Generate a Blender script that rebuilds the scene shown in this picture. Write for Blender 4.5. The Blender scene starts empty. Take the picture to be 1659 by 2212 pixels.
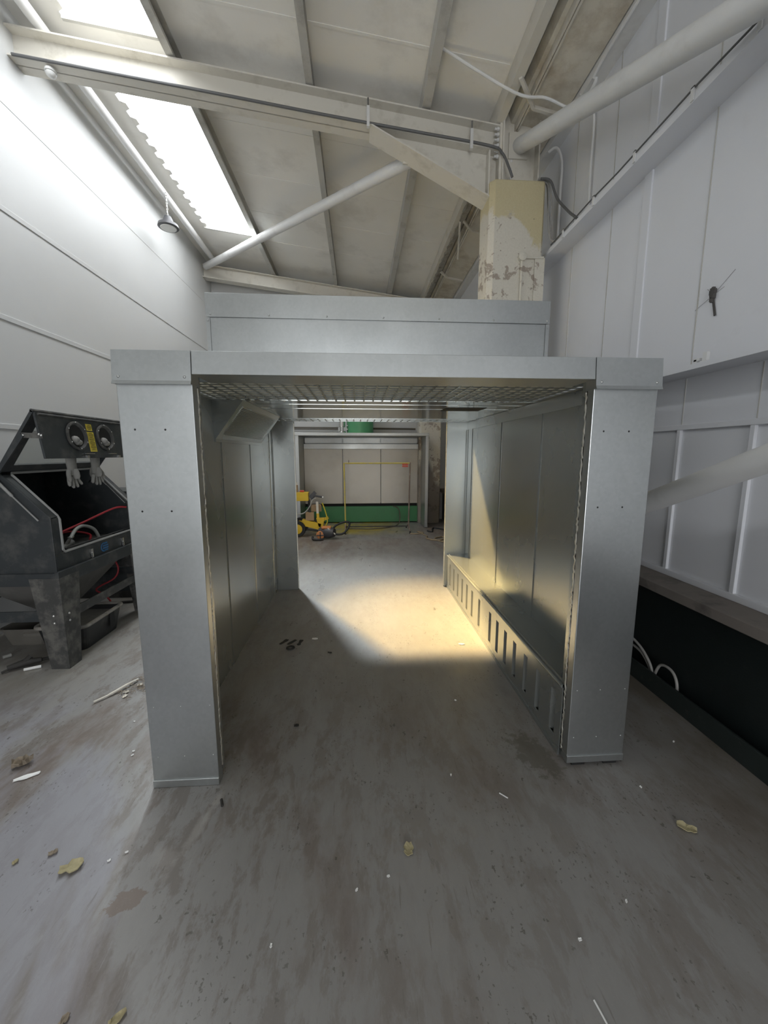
import bpy, math, random
from mathutils import Vector, Matrix
rnd = random.Random(7)
SC = bpy.context.scene
COL = SC.collection
R = math.radians
ORG = {}

# ------------------------------------------------------------------ mesh builder
class MB:
    def __init__(s): s.v = []; s.f = []; s.sm = []; s.mi = {}
    def add(s, vs, fs, smooth=False):
        b = len(s.v); s.v += [tuple(p) for p in vs]
        for f in fs: s.f.append([b + i for i in f]); s.sm.append(smooth)
        return s
    def box(s, x0, x1, y0, y1, z0, z1):
        vs = [(x0,y0,z0),(x1,y0,z0),(x1,y1,z0),(x0,y1,z0),(x0,y0,z1),(x1,y0,z1),(x1,y1,z1),(x0,y1,z1)]
        return s.hexa(vs)
    def hexa(s, vs):
        return s.add(vs, [(0,3,2,1),(4,5,6,7),(0,1,5,4),(1,2,6,5),(2,3,7,6),(3,0,4,7)])
    def bar(s, p, q, w, h, up=(0,0,1)):
        p = Vector(p); q = Vector(q); d = (q-p).normalized(); u = Vector(up)
        a = d.cross(u)
        if a.length < 1e-4: a = d.cross(Vector((1,0,0)))
        a.normalize(); b = a.cross(d).normalized()
        a *= w/2; b *= h/2
        return s.hexa([p-a-b, p+a-b, q+a-b, q-a-b, p-a+b, p+a+b, q+a+b, q-a+b])
    def prism(s, pts, axis, a, b):
        n = len(pts)
        def P(u, w, t): return {'x':(t,u,w), 'y':(u,t,w), 'z':(u,w,t)}[axis]
        vs = [P(u,w,a) for u,w in pts] + [P(u,w,b) for u,w in pts]
        fs = [tuple(range(n))[::-1], tuple(range(n,2*n))] + [(i,(i+1)%n,n+(i+1)%n,n+i) for i in range(n)]
        return s.add(vs, fs)
    def tube(s, pts, r, n=10, closed=False, flat=1.0):
        P = [Vector(p) for p in pts]; m = len(P)
        rs = r if isinstance(r, (list, tuple)) else [r]*m
        T = []
        for i in range(m):
            if closed: t = P[(i+1)%m]-P[i-1]
            else: t = P[min(i+1,m-1)]-P[max(i-1,0)]
            T.append(t.normalized())
        u = T[0].cross(Vector((0,0,1)))
        if u.length < .05: u = T[0].cross(Vector((1,0,0)))
        u.normalize(); vs = []
        for i in range(m):
            u = (u - T[i]*u.dot(T[i]))
            if u.length < 1e-5: u = T[i].orthogonal()
            u.normalize(); w = T[i].cross(u)
            for k in range(n):
                a = 2*math.pi*k/n
                vs.append(P[i] + u*math.cos(a)*rs[i] + w*math.sin(a)*rs[i]*flat)
        fs = []
        for i in range(m if closed else m-1):
            j = (i+1) % m
            for k in range(n):
                l = (k+1) % n
                fs.append((i*n+k, i*n+l, j*n+l, j*n+k))
        s.add(vs, fs, True)
        if not closed:
            b = len(s.v) - m*n
            s.f.append([b+k for k in range(n)][::-1]); s.sm.append(False)
            s.f.append([b+(m-1)*n+k for k in range(n)]); s.sm.append(False)
        return s
    def lathe(s, prof, c, n=20, axis='z', cap=True):
        vs = []; c = Vector(c)
        for r, h in prof:
            for k in range(n):
                a = 2*math.pi*k/n; x, y = r*math.cos(a), r*math.sin(a)
                vs.append(c + Vector({'z':(x,y,h),'x':(h,x,y),'y':(y,h,x)}[axis]))
        fs = [(i*n+k, i*n+(k+1)%n, (i+1)*n+(k+1)%n, (i+1)*n+k) for i in range(len(prof)-1) for k in range(n)]
        s.add(vs, fs, True)
        if cap:
            b = len(s.v)-len(prof)*n
            s.f.append([b+k for k in range(n)][::-1]); s.sm.append(False)
            s.f.append([b+(len(prof)-1)*n+k for k in range(n)]); s.sm.append(False)
        return s
    def sphere(s, c, r, n=10, sz=1.0):
        k = 6; pr = [(max(1e-4, r*math.sin(math.pi*i/k)), -r*sz*math.cos(math.pi*i/k)) for i in range(k+1)]
        return s.lathe(pr, c, n)
    def dome(s, c, r, axis='y', sgn=-1, h=None):
        h = h or r*.6
        return s.lathe([(r,0),(r*.8,sgn*h*.6),(r*.3,sgn*h)], c, 8, axis)
    def second(s, k0):
        for i in range(k0, len(s.f)): s.mi[i] = 1
        return s
    def xf(s, M):
        s.v = [tuple(M @ Vector(p)) for p in s.v]; return s
    def build(s, name, mat, parent=None, label=None, bevel=0, base=False, kind=None):
        me = bpy.data.meshes.new(name)
        xs, ys, zs = zip(*s.v)
        c = Vector(((min(xs)+max(xs))/2, (min(ys)+max(ys))/2, min(zs) if (parent is None) else (min(zs)+max(zs))/2))
        me.from_pydata([tuple(Vector(p)-c) for p in s.v], [], s.f)
        me.polygons.foreach_set('use_smooth', s.sm)
        me.update()
        if any(s.sm): me.set_sharp_from_angle(angle=R(40))
        import bmesh
        bm = bmesh.new(); bm.from_mesh(me); bmesh.ops.recalc_face_normals(bm, faces=bm.faces); bm.to_mesh(me); bm.free()
        for q in (mat if isinstance(mat,(list,tuple)) else [mat]): me.materials.append(q)
        for i, q in s.mi.items(): me.polygons[i].material_index = q
        o = bpy.data.objects.new(name, me); COL.objects.link(o)
        o.location = c - (ORG[parent.name] if parent else Vector())
        ORG[o.name] = c
        if parent: o.parent = parent
        if label: o['label'] = label
        if kind: o['kind'] = kind
        if bevel:
            m = o.modifiers.new('bevel', 'BEVEL'); m.width = bevel; m.segments = 2
            m.limit_method = 'ANGLE'; m.angle_limit = R(50)
        return o

def pieces(name, mat, parent, pts, r, axis='y', sgn=-1, h=None):
    first = None                               # one small fixing, then linked copies of it
    for p in pts:
        if first is None:
            first = MB().dome(p, r, axis, sgn, h).build(name, mat, parent); p0 = Vector(p); l0 = first.location.copy()
        else:
            c = first.copy(); COL.objects.link(c); c.parent = parent; c.location = l0 + Vector(p) - p0
def ribbon(x0, x1, y, zs, half, jit):
    n = len(zs); vs = []                       # one continuous ragged strip
    for z in zs:
        a, b2, d = half*(.15+rnd.random()*.85), half*(.15+rnd.random()*.85), rnd.uniform(-jit, jit)
        vs += [(x0,y-a+d,z),(x1,y-a*.6+d,z),(x1,y+b2*.6+d,z),(x0,y+b2+d,z)]
    fs = [(4*i+k, 4*i+(k+1)%4, 4*i+4+(k+1)%4, 4*i+4+k) for i in range(n-1) for k in range(4)]
    return MB().add(vs, fs + [(0,1,2,3), (4*n-4,4*n-3,4*n-2,4*n-1)])
def zsteps(a, b, lo, hi):
    out = [a]
    while out[-1] < b: out.append(out[-1] + lo + rnd.random()*(hi-lo))
    out[-1] = b; return out
def tag(o, label, cat, group=None):
    o['label'] = label; o['category'] = cat
    if group: o['group'] = group
    return o
def thing(name, label, cat, loc, group=None, local=False):
    o = bpy.data.objects.new(name, None); COL.objects.link(o)
    o.empty_display_size = .1
    o.location = loc; ORG[o.name] = Vector() if local else Vector(loc)
    return tag(o, label, cat, group)
def struct(o): o['kind'] = 'structure'; return o
def B(*a): return MB().box(*a)
def smooth_path(ctrl, n=6, closed=False):
    P = [Vector(p) for p in ctrl]; m = len(P); out = []
    for i in range(m if closed else m-1):
        if closed: a,b,c,d = P[i-1],P[i],P[(i+1)%m],P[(i+2)%m]
        else: a,b,c,d = P[max(i-1,0)],P[i],P[i+1],P[min(i+2,m-1)]
        for k in range(n):
            t = k/n
            out.append(.5*((2*b)+(c-a)*t+(2*a-5*b+4*c-d)*t*t+(3*b-a-3*c+d)*t**3))
    if not closed: out.append(P[-1])
    return out

# ------------------------------------------------------------------ materials
def nodes(name):
    m = bpy.data.materials.new(name); m.use_nodes = True
    nt = m.node_tree; b = nt.nodes['Principled BSDF']
    return m, nt, b
def N(nt, t, **k):
    n = nt.nodes.new(t)
    for a, v in k.items():
        if a.startswith('i_'):
            key = a[2:]
            n.inputs[int(key) if key.isdigit() else key.replace('_',' ')].default_value = v
        else: setattr(n, a, v)
    return n
def ramp(nt, src, p0, p1, c0=(0,0,0,1), c1=(1,1,1,1)):
    r = N(nt, 'ShaderNodeValToRGB'); e = r.color_ramp.elements
    e[0].position = p0; e[0].color = c0; e[1].position = p1; e[1].color = c1
    nt.links.new(src, r.inputs[0]); return r.outputs[0]
def mix(nt, fac, a, b, mode='MIX'):
    m = N(nt, 'ShaderNodeMix', data_type='RGBA', blend_type=mode)
    def put(i, v):
        if isinstance(v, (int, float)): m.inputs[i].default_value = v
        elif isinstance(v, tuple): m.inputs[i].default_value = v if len(v) == 4 else v+(1,)
        else: nt.links.new(v, m.inputs[i])
    put(0, fac); put(6, a); put(7, b); return m.outputs[2]
def math_(nt, op, a, b=0.0, clamp=False):
    m = N(nt, 'ShaderNodeMath', operation=op, use_clamp=clamp)
    for i, v in enumerate((a, b)):
        if isinstance(v, (int, float)): m.inputs[i].default_value = v
        else: nt.links.new(v, m.inputs[i])
    return m.outputs[0]
def coords(nt, scale=(1,1,1), rot=(0,0,0), world=True):
    if world: g = N(nt, 'ShaderNodeNewGeometry'); src = g.outputs['Position']
    else: g = N(nt, 'ShaderNodeTexCoord'); src = g.outputs['Object']
    mp = N(nt, 'ShaderNodeMapping'); mp.inputs['Scale'].default_value = scale; mp.inputs['Rotation'].default_value = rot
    nt.links.new(src, mp.inputs[0]); return mp.outputs[0]
def noise(nt, vec, scale, detail=4, rough=.5, dist=0):
    n = N(nt, 'ShaderNodeTexNoise'); n.inputs['Scale'].default_value = scale; n.inputs['Detail'].default_value = detail
    n.inputs['Roughness'].default_value = rough; n.inputs['Distortion'].default_value = dist
    nt.links.new(vec, n.inputs['Vector']); return n.outputs['Fac']
def bump(nt, b, h, strength, dist=.01):
    n = N(nt, 'ShaderNodeBump'); n.inputs['Strength'].default_value = strength; n.inputs['Distance'].default_value = dist
    nt.links.new(h, n.inputs['Height']); nt.links.new(n.outputs[0], b.inputs['Normal'])

def paint(name, c, rough=.5, metal=0, var=.12, scale=6, dirt=None, dirt_amt=.3, bmp=.05, dscale=3, dlo=.52):
    m, nt, b = nodes(name); L = nt.links
    v = coords(nt)
    n1 = noise(nt, v, scale, 5)
    hi = tuple(min(1, x*(1+var)) for x in c); lo = tuple(x*(1-var) for x in c)
    col = mix(nt, n1, lo, hi)
    if dirt:
        n2 = noise(nt, v, dscale, 8, .65)
        f = ramp(nt, n2, dlo, dlo+.16)
        f = math_(nt, 'MULTIPLY', f, dirt_amt)
        col = mix(nt, f, col, dirt)
    L.new(col, b.inputs['Base Color'])
    b.inputs['Roughness'].default_value = rough; b.inputs['Metallic'].default_value = metal
    if bmp: bump(nt, b, noise(nt, v, scale*12, 3), bmp, .004)
    return m
def galv(name, c=(.455,.475,.475), r0=.28, r1=.40, sp=.07, metal=.9, smr=.16):
    m, nt, b = nodes(name); L = nt.links
    v = coords(nt)
    vo = N(nt, 'ShaderNodeTexVoronoi'); vo.inputs['Scale'].default_value = 70; L.new(v, vo.inputs['Vector'])
    n1 = noise(nt, v, 1.3, 3)
    n2 = noise(nt, v, 30, 5)
    f = math_(nt, 'ADD', math_(nt, 'MULTIPLY', vo.outputs['Color'], .5), math_(nt, 'MULTIPLY', n2, .5))
    lo = tuple(x*(1-sp) for x in c); hi = tuple(min(1,x*(1+sp)) for x in c)
    col = mix(nt, f, lo, hi)
    smear = noise(nt, coords(nt,(1,1,.45)), 4.5, 6, .6, .8)
    col = mix(nt, math_(nt, 'MULTIPLY', ramp(nt, smear, .50, .80), smr), col, (.72,.73,.72))
    L.new(col, b.inputs['Base Color'])
    b.inputs['Metallic'].default_value = metal
    mr = N(nt, 'ShaderNodeMapRange'); L.new(n1, mr.inputs[0])
    mr.inputs[1].default_value = .3; mr.inputs[2].default_value = .7; mr.inputs[3].default_value = r0; mr.inputs[4].default_value = r1
    L.new(mr.outputs[0], b.inputs['Roughness'])
    bump(nt, b, noise(nt, v, 1.1, 1), .05, .03)
    return m
def plain(name, c, rough=.5, metal=0):
    return paint(name, c, rough, metal, var=.08, scale=20, bmp=0)

M = {}
M['galv'] = galv('galvanised_sheet')
M['galv_shaded'] = galv('galvanised_sheet_shaded', (.36,.38,.37), .22, .30, .03, .70, .03)  # darker copy of the sheet, shade inside the booth put into its colour
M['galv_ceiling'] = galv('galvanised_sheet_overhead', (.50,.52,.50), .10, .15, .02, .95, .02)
M['galv_old'] = galv('aged_galvanised_sheet', (.47,.48,.47), .34, .5)
def filter_mat():
    m, nt, b = nodes('glass_fibre_filter'); L = nt.links
    v = coords(nt); n = noise(nt, v, 30, 5)
    c = mix(nt, n, (.62,.61,.54), (.85,.84,.78)); L.new(c, b.inputs['Base Color']); b.inputs['Roughness'].default_value = .95
    t = N(nt,'ShaderNodeBsdfTranslucent'); L.new(c, t.inputs[0])
    mx = N(nt,'ShaderNodeMixShader'); mx.inputs[0].default_value = .5
    L.new(b.outputs[0], mx.inputs[1]); L.new(t.outputs[0], mx.inputs[2]); L.new(mx.outputs[0], nt.nodes['Material Output'].inputs[0])
    return m
M['filter'] = filter_mat()
def glass_mat():
    m, nt, b = nodes('dusty_viewing_glass'); L = nt.links
    t = N(nt,'ShaderNodeBsdfTransparent'); t.inputs[0].default_value = (.86,.87,.86,1)
    b.inputs['Base Color'].default_value = (.4,.4,.38,1); b.inputs['Roughness'].default_value = .15
    mx = N(nt,'ShaderNodeMixShader'); mx.inputs[0].default_value = .12
    L.new(t.outputs[0], mx.inputs[1]); L.new(b.outputs[0], mx.inputs[2]); L.new(mx.outputs[0], nt.nodes['Material Output'].inputs[0])
    return m
M['glass'] = glass_mat()
M['baffle'] = paint('dull_zinc_baffle', (.40,.375,.33), .42, metal=.45, var=.06, scale=3, dirt=(.30,.27,.22), dirt_amt=.4, bmp=0, dscale=1.2)
M['wall_white'] = paint('white_painted_panel', (.60,.605,.60), .45, var=.03, scale=3, dirt=(.45,.44,.42), dirt_amt=.10, bmp=.08, dlo=.6)
M['wall_white_r'] = paint('white_painted_cladding', (.72,.73,.76), .42, var=.03, scale=3, dirt=(.35,.34,.33), dirt_amt=.12, bmp=.08, dlo=.6)
M['roof'] = paint('dusty_white_roof_liner', (.84,.82,.77), .7, var=.05, scale=2, dirt=(.42,.39,.34), dirt_amt=.3, bmp=.12, dscale=1.3)
M['steel_white'] = paint('cream_painted_steel', (.66,.63,.56), .5, var=.06, scale=5, dirt=(.36,.33,.27), dirt_amt=.4, bmp=.06, dscale=5)
M['steel_pale'] = paint('white_painted_steel', (.72,.72,.71), .45, var=.05, scale=5, dirt=(.4,.38,.35), dirt_amt=.3, bmp=.05)
M['purlin'] = paint('dusty_purlin_paint', (.52,.51,.475), .65, var=.08, scale=6, dirt=(.22,.20,.17), dirt_amt=.5)
M['gutter'] = paint('grimy_gutter_lining', (.68,.64,.55), .75, var=.10, scale=4, dirt=(.36,.29,.2), dirt_amt=.6, dscale=2.5, dlo=.50)
M['dark_gutter'] = paint('dark_flaking_gutter_edge', (.30,.28,.24), .8, var=.3, scale=15, dirt=(.12,.1,.08), dirt_amt=.7, dscale=9)
M['dado'] = paint('black_green_painted_block', (.012,.017,.017), .45, var=.3, scale=8, dirt=(.05,.05,.045), dirt_amt=.35, bmp=.25, dscale=14, dlo=.6)
M['kerb'] = paint('dark_green_kerb_paint', (.022,.03,.028), .45, var=.2, scale=8, dirt=(.12,.11,.09), dirt_amt=.4, bmp=.1, dscale=18, dlo=.6)
M['sill'] = paint('dusty_sill_concrete', (.21,.185,.165), .8, var=.15, scale=9, dirt=(.06,.055,.05), dirt_amt=.7)
M['black_metal'] = paint('black_powder_coat', (.030,.035,.038), .5, var=.12, scale=7, dirt=(.13,.125,.115), dirt_amt=.4, bmp=.05, dscale=6, dlo=.5)
M['black_dusty'] = paint('dusty_black_steel', (.055,.055,.053), .7, var=.3, scale=12, dirt=(.2,.19,.17), dirt_amt=.55, dscale=9, dlo=.48)
M['grey_dusty'] = paint('dusty_grey_steel', (.16,.155,.145), .7, var=.2, scale=8, dirt=(.27,.26,.24), dirt_amt=.5)
M['rubber'] = paint('grey_rubber_seal', (.30,.30,.29), .55, var=.15)
M['black_rubber'] = plain('black_rubber', (.018,.018,.018), .55)
M['glove'] = paint('dusty_glove_rubber', (.24,.235,.22), .85, var=.15, scale=20, dirt=(.28,.27,.25), dirt_amt=.6, dscale=14, bmp=.2)
M['label_yellow'] = plain('yellow_sticker', (.72,.58,.06), .5)
M['ink'] = plain('black_ink', (.03,.03,.02), .6)
M['blue_ink'] = plain('blue_print', (.03,.14,.32), .5)
M['chrome'] = plain('bright_zinc', (.75,.75,.73), .25, 1)
M['red_hose'] = plain('red_rubber_hose', (.35,.02,.03), .5)
M['grey_hose'] = plain('grey_hose', (.33,.33,.31), .5)
M['white_hose'] = paint('off_white_hose', (.36,.35,.33), .5, dirt=(.2,.18,.15), dirt_amt=.4)
M['beige_cable'] = plain('beige_cable', (.32,.25,.16), .6)
M['black_cable'] = plain('black_cable', (.03,.03,.03), .55)
M['grey_cable'] = plain('grey_cable', (.12,.12,.12), .55)
M['dusty_plastic'] = paint('dusty_clear_plastic', (.17,.16,.14), .5, var=.2, scale=9, dirt=(.16,.15,.13), dirt_amt=.5)
M['tub_black'] = paint('scuffed_black_plastic', (.02,.021,.022), .45, var=.3, dirt=(.10,.10,.09), dirt_amt=.4, dscale=10, dlo=.55)
M['tub_rim'] = paint('dust_covered_rim', (.30,.28,.25), .85, var=.25, scale=14, dirt=(.07,.07,.065), dirt_amt=.6, dscale=9)
M['sand'] = paint('grey_blast_grit', (.22,.21,.19), .95, var=.2, scale=20, bmp=.5)
M['green'] = paint('green_tank_paint', (.045,.19,.075), .5, var=.12, dirt=(.05,.09,.05), dirt_amt=.4)
M['green_light'] = paint('green_drum_paint', (.10,.34,.16), .42, var=.08)
M['yellow'] = paint('yellow_machine_paint', (.70,.46,.02), .42, var=.08, dirt=(.4,.28,.04), dirt_amt=.3)
M['yellow_hose'] = plain('yellow_hose', (.62,.52,.05), .5)
M['orange'] = plain('orange_plastic', (.62,.24,.08), .45)
M['dark_plastic'] = plain('dark_grey_plastic', (.055,.055,.06), .4)
M['cardboard'] = paint('cardboard', (.42,.29,.17), .85)
M['card_light'] = paint('pale_paper', (.70,.66,.58), .8)
M['rust'] = paint('rusty_pipe', (.20,.15,.12), .6, var=.3, scale=14, dirt=(.40,.34,.28), dirt_amt=.7, dscale=10)
M['yellow_pipe'] = paint('oversprayed_yellow_pipe', (.58,.47,.10), .6, var=.15, scale=14, dirt=(.4,.36,.26), dirt_amt=.6, dscale=12)
M['red_plastic'] = plain('red_plastic', (.55,.05,.03), .5)
M['dark_pipe'] = plain('dark_pipe', (.10,.085,.06), .45)
M['bark'] = paint('dry_bark', (.30,.25,.19), .9, var=.35, scale=40, bmp=.3)
M['tan_flake'] = paint('tan_insulation', (.42,.37,.22), .9, var=.3, scale=40, bmp=.3)
M['white_paper'] = plain('white_paper', (.85,.85,.83), .7)
M['dark_scrap'] = plain('dark_scrap', (.035,.033,.03), .7)
M['foil'] = paint('crumpled_sealing_foil', (.75,.73,.66), .35, metal=.6, var=.3, scale=30, bmp=.4)
M['web'] = paint('dusty_cobweb', (.09,.085,.08), .95)
M['lamp_lens'] = plain('frosted_lens', (.72,.72,.70), .4)
M['lamp_body'] = plain('lamp_housing', (.09,.09,.095), .45)
M['dark'] = plain('dark_opening', (.02,.02,.02), .9)

def floor_mat():
    m, nt, b = nodes('worn_painted_concrete'); L = nt.links
    v = coords(nt); vs = coords(nt, (1, .38, 1), (0,0,R(-12)))
    big = noise(nt, v, .55, 7, .6, .4)
    mid = noise(nt, vs, 3.0, 7, .68, .3)
    fine = noise(nt, vs, 22, 6, .7)
    grain = noise(nt, v, 120, 3, .6)
    g = N(nt, 'ShaderNodeNewGeometry'); sep = N(nt, 'ShaderNodeSeparateXYZ'); L.new(g.outputs['Position'], sep.inputs[0])
    X, Y = sep.outputs[0], sep.outputs[1]
    def sstep(x, a, c):
        r = N(nt, 'ShaderNodeMapRange', interpolation_type='SMOOTHSTEP'); L.new(x, r.inputs[0])
        r.inputs[1].default_value = a; r.inputs[2].default_value = c; return r.outputs[0]
    col = mix(nt, fine, (.242,.235,.225), (.306,.297,.285))
    fl2 = noise(nt, vs, 9.0, 6, .72, .25)
    patch2 = ramp(nt, fl2, .50, .57)
    # brown wear, stronger outside the booth to the left and in front
    wear = ramp(nt, math_(nt, 'ADD', math_(nt,'MULTIPLY',mid,.62), math_(nt,'MULTIPLY',big,.42)), .50, .60)
    left = sstep(X, .6, -1.0)
    inside = math_(nt, 'MULTIPLY', sstep(Y, 2.0, 2.7), sstep(X, -1.1, -.9))
    inside = math_(nt, 'MULTIPLY', inside, sstep(Y, 7.0, 5.5))
    amt = math_(nt, 'ADD', .52, math_(nt, 'MULTIPLY', left, .45))
    amt = math_(nt, 'MULTIPLY', amt, math_(nt, 'SUBTRACT', 1.0, math_(nt,'MULTIPLY',inside,.72)))
    brown = mix(nt, fine, (.125,.10,.083), (.225,.185,.16))
    col = mix(nt, math_(nt,'MULTIPLY',wear,amt), col, brown)
    col = mix(nt, math_(nt,'MULTIPLY',patch2,math_(nt,'MULTIPLY',amt,.62)), col, mix(nt, big, (.135,.115,.10), (.20,.165,.135)))
    # paler lavender patches on the left front
    lav = math_(nt,'MULTIPLY', ramp(nt, noise(nt, vs, 1.1, 6, .6, .5), .53, .58), math_(nt,'MULTIPLY', sstep(X,-.3,-1.0), sstep(Y, 2.9, 2.0)))
    col = mix(nt, math_(nt,'MULTIPLY',lav,.65), col, (.31,.31,.345))
    # scratches
    sc = noise(nt, coords(nt,(26,2.2,1),(0,0,R(-16))), 2.0, 4, .6)
    col = mix(nt, math_(nt,'MULTIPLY', ramp(nt, sc, .64,.72), .45), col, (.12,.10,.085))
    sc2 = noise(nt, coords(nt,(30,1.6,1),(0,0,R(20))), 2.0, 4, .6)
    col = mix(nt, math_(nt,'MULTIPLY', ramp(nt, sc2, .68,.74), .35), col, (.36,.35,.33))
    # dark drips and spots
    for sc_, rad, lo_, st in ((11, .10, .57, .6), (26, .13, .53, .65), (55, .16, .52, .55)):
        vo = N(nt,'ShaderNodeTexVoronoi'); vo.inputs['Scale'].default_value = sc_
        wob = N(nt,'ShaderNodeVectorMath', operation='ADD'); L.new(coords(nt,(1,.6,1),(0,0,R(-15))), wob.inputs[0])
        nv = N(nt,'ShaderNodeTexNoise'); nv.inputs['Scale'].default_value = sc_*2.5; L.new(v, nv.inputs['Vector'])
        sv = N(nt,'ShaderNodeVectorMath', operation='SCALE'); L.new(nv.outputs['Color'], sv.inputs[0]); sv.inputs['Scale'].default_value = .9/sc_
        L.new(sv.outputs[0], wob.inputs[1]); L.new(wob.outputs[0], vo.inputs['Vector'])
        spot = ramp(nt, vo.outputs['Distance'], rad, rad+.06, (1,1,1,1), (0,0,0,1))
        spot = math_(nt,'MULTIPLY', spot, ramp(nt, noise(nt, v, 1.9+sc_*.03, 4), lo_, lo_+.06))
        col = mix(nt, math_(nt,'MULTIPLY',spot,st), col, (.075,.066,.053))
    def blob(cx, cy, rx, ry, rot, edge=.35, ns=14):
        mp = N(nt,'ShaderNodeMapping', vector_type='TEXTURE'); L.new(g.outputs['Position'], mp.inputs[0])
        mp.inputs['Location'].default_value = (cx,cy,0); mp.inputs['Rotation'].default_value = (0,0,R(rot)); mp.inputs['Scale'].default_value = (rx,ry,1)
        ln = N(nt,'ShaderNodeVectorMath', operation='LENGTH'); L.new(mp.outputs[0], ln.inputs[0])
        q = math_(nt,'ADD', ln.outputs['Value'], math_(nt,'MULTIPLY', math_(nt,'SUBTRACT', noise(nt,v,ns,6,.65), .5), 3.2))
        return sstep(q, 1+edge*.5, 1-edge*.5)
    col = mix(nt, math_(nt,'MULTIPLY',blob(-.70,1.56,.018,.17,-14,1.2),.35), col, (.48,.46,.43))
    col = mix(nt, math_(nt,'MULTIPLY',blob(-.775,1.42,.05,.04,0,1.4),.25), col, (.46,.43,.40))
    col = mix(nt, math_(nt,'MULTIPLY',blob(-.853,1.275,.062,.038,20,.15),.85), col, (.20,.155,.125))
    col = mix(nt, math_(nt,'MULTIPLY',blob(.93,1.86,.09,.16,20,.5,22),.6), col, (.11,.10,.075))
    # darker olive-brown tint towards the right hand wall
    och = math_(nt,'MULTIPLY', sstep(X,1.2,1.9), ramp(nt, noise(nt, v, 1.7, 6), .36,.6))
    col = mix(nt, math_(nt,'MULTIPLY',och,.7), col, (.13,.105,.072))
    # blasting dust around the black cabinet
    dust = math_(nt,'MULTIPLY', sstep(X,-1.7,-2.1), math_(nt,'MULTIPLY', sstep(Y,2.35,2.9), ramp(nt, mid,.34,.62)))
    col = mix(nt, math_(nt,'MULTIPLY',dust,.8), col, (.30,.285,.25))
    # yellow powder overspray under the hanging rail
    ys = math_(nt,'MULTIPLY', math_(nt,'MULTIPLY', sstep(Y,7.55,8.2), sstep(X,-1.2,-.5)), math_(nt,'MULTIPLY', sstep(X,1.2,.2), ramp(nt, noise(nt,v,2.6,6,.6),.34,.56)))
    col = mix(nt, math_(nt,'MULTIPLY',ys,.95), col, (.50,.38,.02))
    rd = math_(nt,'MULTIPLY', sstep(Y,6.2,7.2), ramp(nt, big,.4,.6))
    col = mix(nt, math_(nt,'MULTIPLY',rd,.4), col, (.25,.19,.15))
    col = mix(nt, math_(nt,'MULTIPLY',ramp(nt,grain,.62,.75),.25), col, (.4,.39,.37))
    L.new(col, b.inputs['Base Color'])
    r = N(nt,'ShaderNodeMapRange'); L.new(mid, r.inputs[0]); r.inputs[1].default_value=.3; r.inputs[2].default_value=.7
    r.inputs[3].default_value=.25; r.inputs[4].default_value=.50; L.new(r.outputs[0], b.inputs['Roughness'])
    bump(nt, b, math_(nt,'ADD', fine, math_(nt,'MULTIPLY',mid,1.5)), .18, .004)
    return m
M['floor'] = floor_mat()

def column_mat():
    m, nt, b = nodes('peeling_cream_paint'); L = nt.links
    v = coords(nt)
    g = N(nt,'ShaderNodeNewGeometry'); sep = N(nt,'ShaderNodeSeparateXYZ'); L.new(g.outputs['Position'], sep.inputs[0])
    big = noise(nt, v, 2.2, 6, .6, .6); mid = noise(nt, v, 9, 7, .65, .5); fine = noise(nt, v, 60, 4)
    col = mix(nt, fine, (.52,.45,.27), (.60,.53,.34))
    xx = N(nt,'ShaderNodeMapRange'); L.new(sep.outputs[0], xx.inputs[0]); xx.inputs[1].default_value=1.62; xx.inputs[2].default_value=1.85; xx.inputs[3].default_value=0; xx.inputs[4].default_value=.45
    zq = math_(nt,'ADD', sep.outputs[2], xx.outputs[0])
    zz = math_(nt,'ADD', zq, math_(nt,'MULTIPLY', math_(nt,'SUBTRACT',big,.5), 1.1))
    low = N(nt,'ShaderNodeMapRange'); L.new(zz, low.inputs[0]); low.inputs[1].default_value=4.08; low.inputs[2].default_value=4.02
    col = mix(nt, math_(nt,'MULTIPLY', low.outputs[0], .85), col, mix(nt, fine, (.58,.55,.49), (.70,.67,.60)))
    pat = math_(nt,'MULTIPLY', ramp(nt, math_(nt,'ADD',math_(nt,'MULTIPLY',mid,.6),math_(nt,'MULTIPLY',big,.5)), .585,.605), low.outputs[0])
    col = mix(nt, pat, col, mix(nt, fine, (.30,.25,.20), (.42,.36,.30)))
    vo = N(nt,'ShaderNodeTexVoronoi'); vo.inputs['Scale'].default_value=20; L.new(v, vo.inputs['Vector'])
    sp = math_(nt,'MULTIPLY', ramp(nt, vo.outputs['Distance'], .10,.16,(1,1,1,1),(0,0,0,1)), ramp(nt, noise(nt,v,5,3),.52,.58))
    col = mix(nt, math_(nt,'MULTIPLY',sp,.8), col, (.2,.17,.12))
    foot = N(nt,'ShaderNodeMapRange'); L.new(zz, foot.inputs[0]); foot.inputs[1].default_value=1.5; foot.inputs[2].default_value=1.2
    col = mix(nt, math_(nt,'MULTIPLY',foot.outputs[0],.8), col, (.16,.13,.11))
    L.new(col, b.inputs['Base Color']); b.inputs['Roughness'].default_value=.75
    bump(nt, b, math_(nt,'ADD', math_(nt,'MULTIPLY',pat,-.6), fine), .3, .006)
    return m
M['column'] = column_mat()

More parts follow.
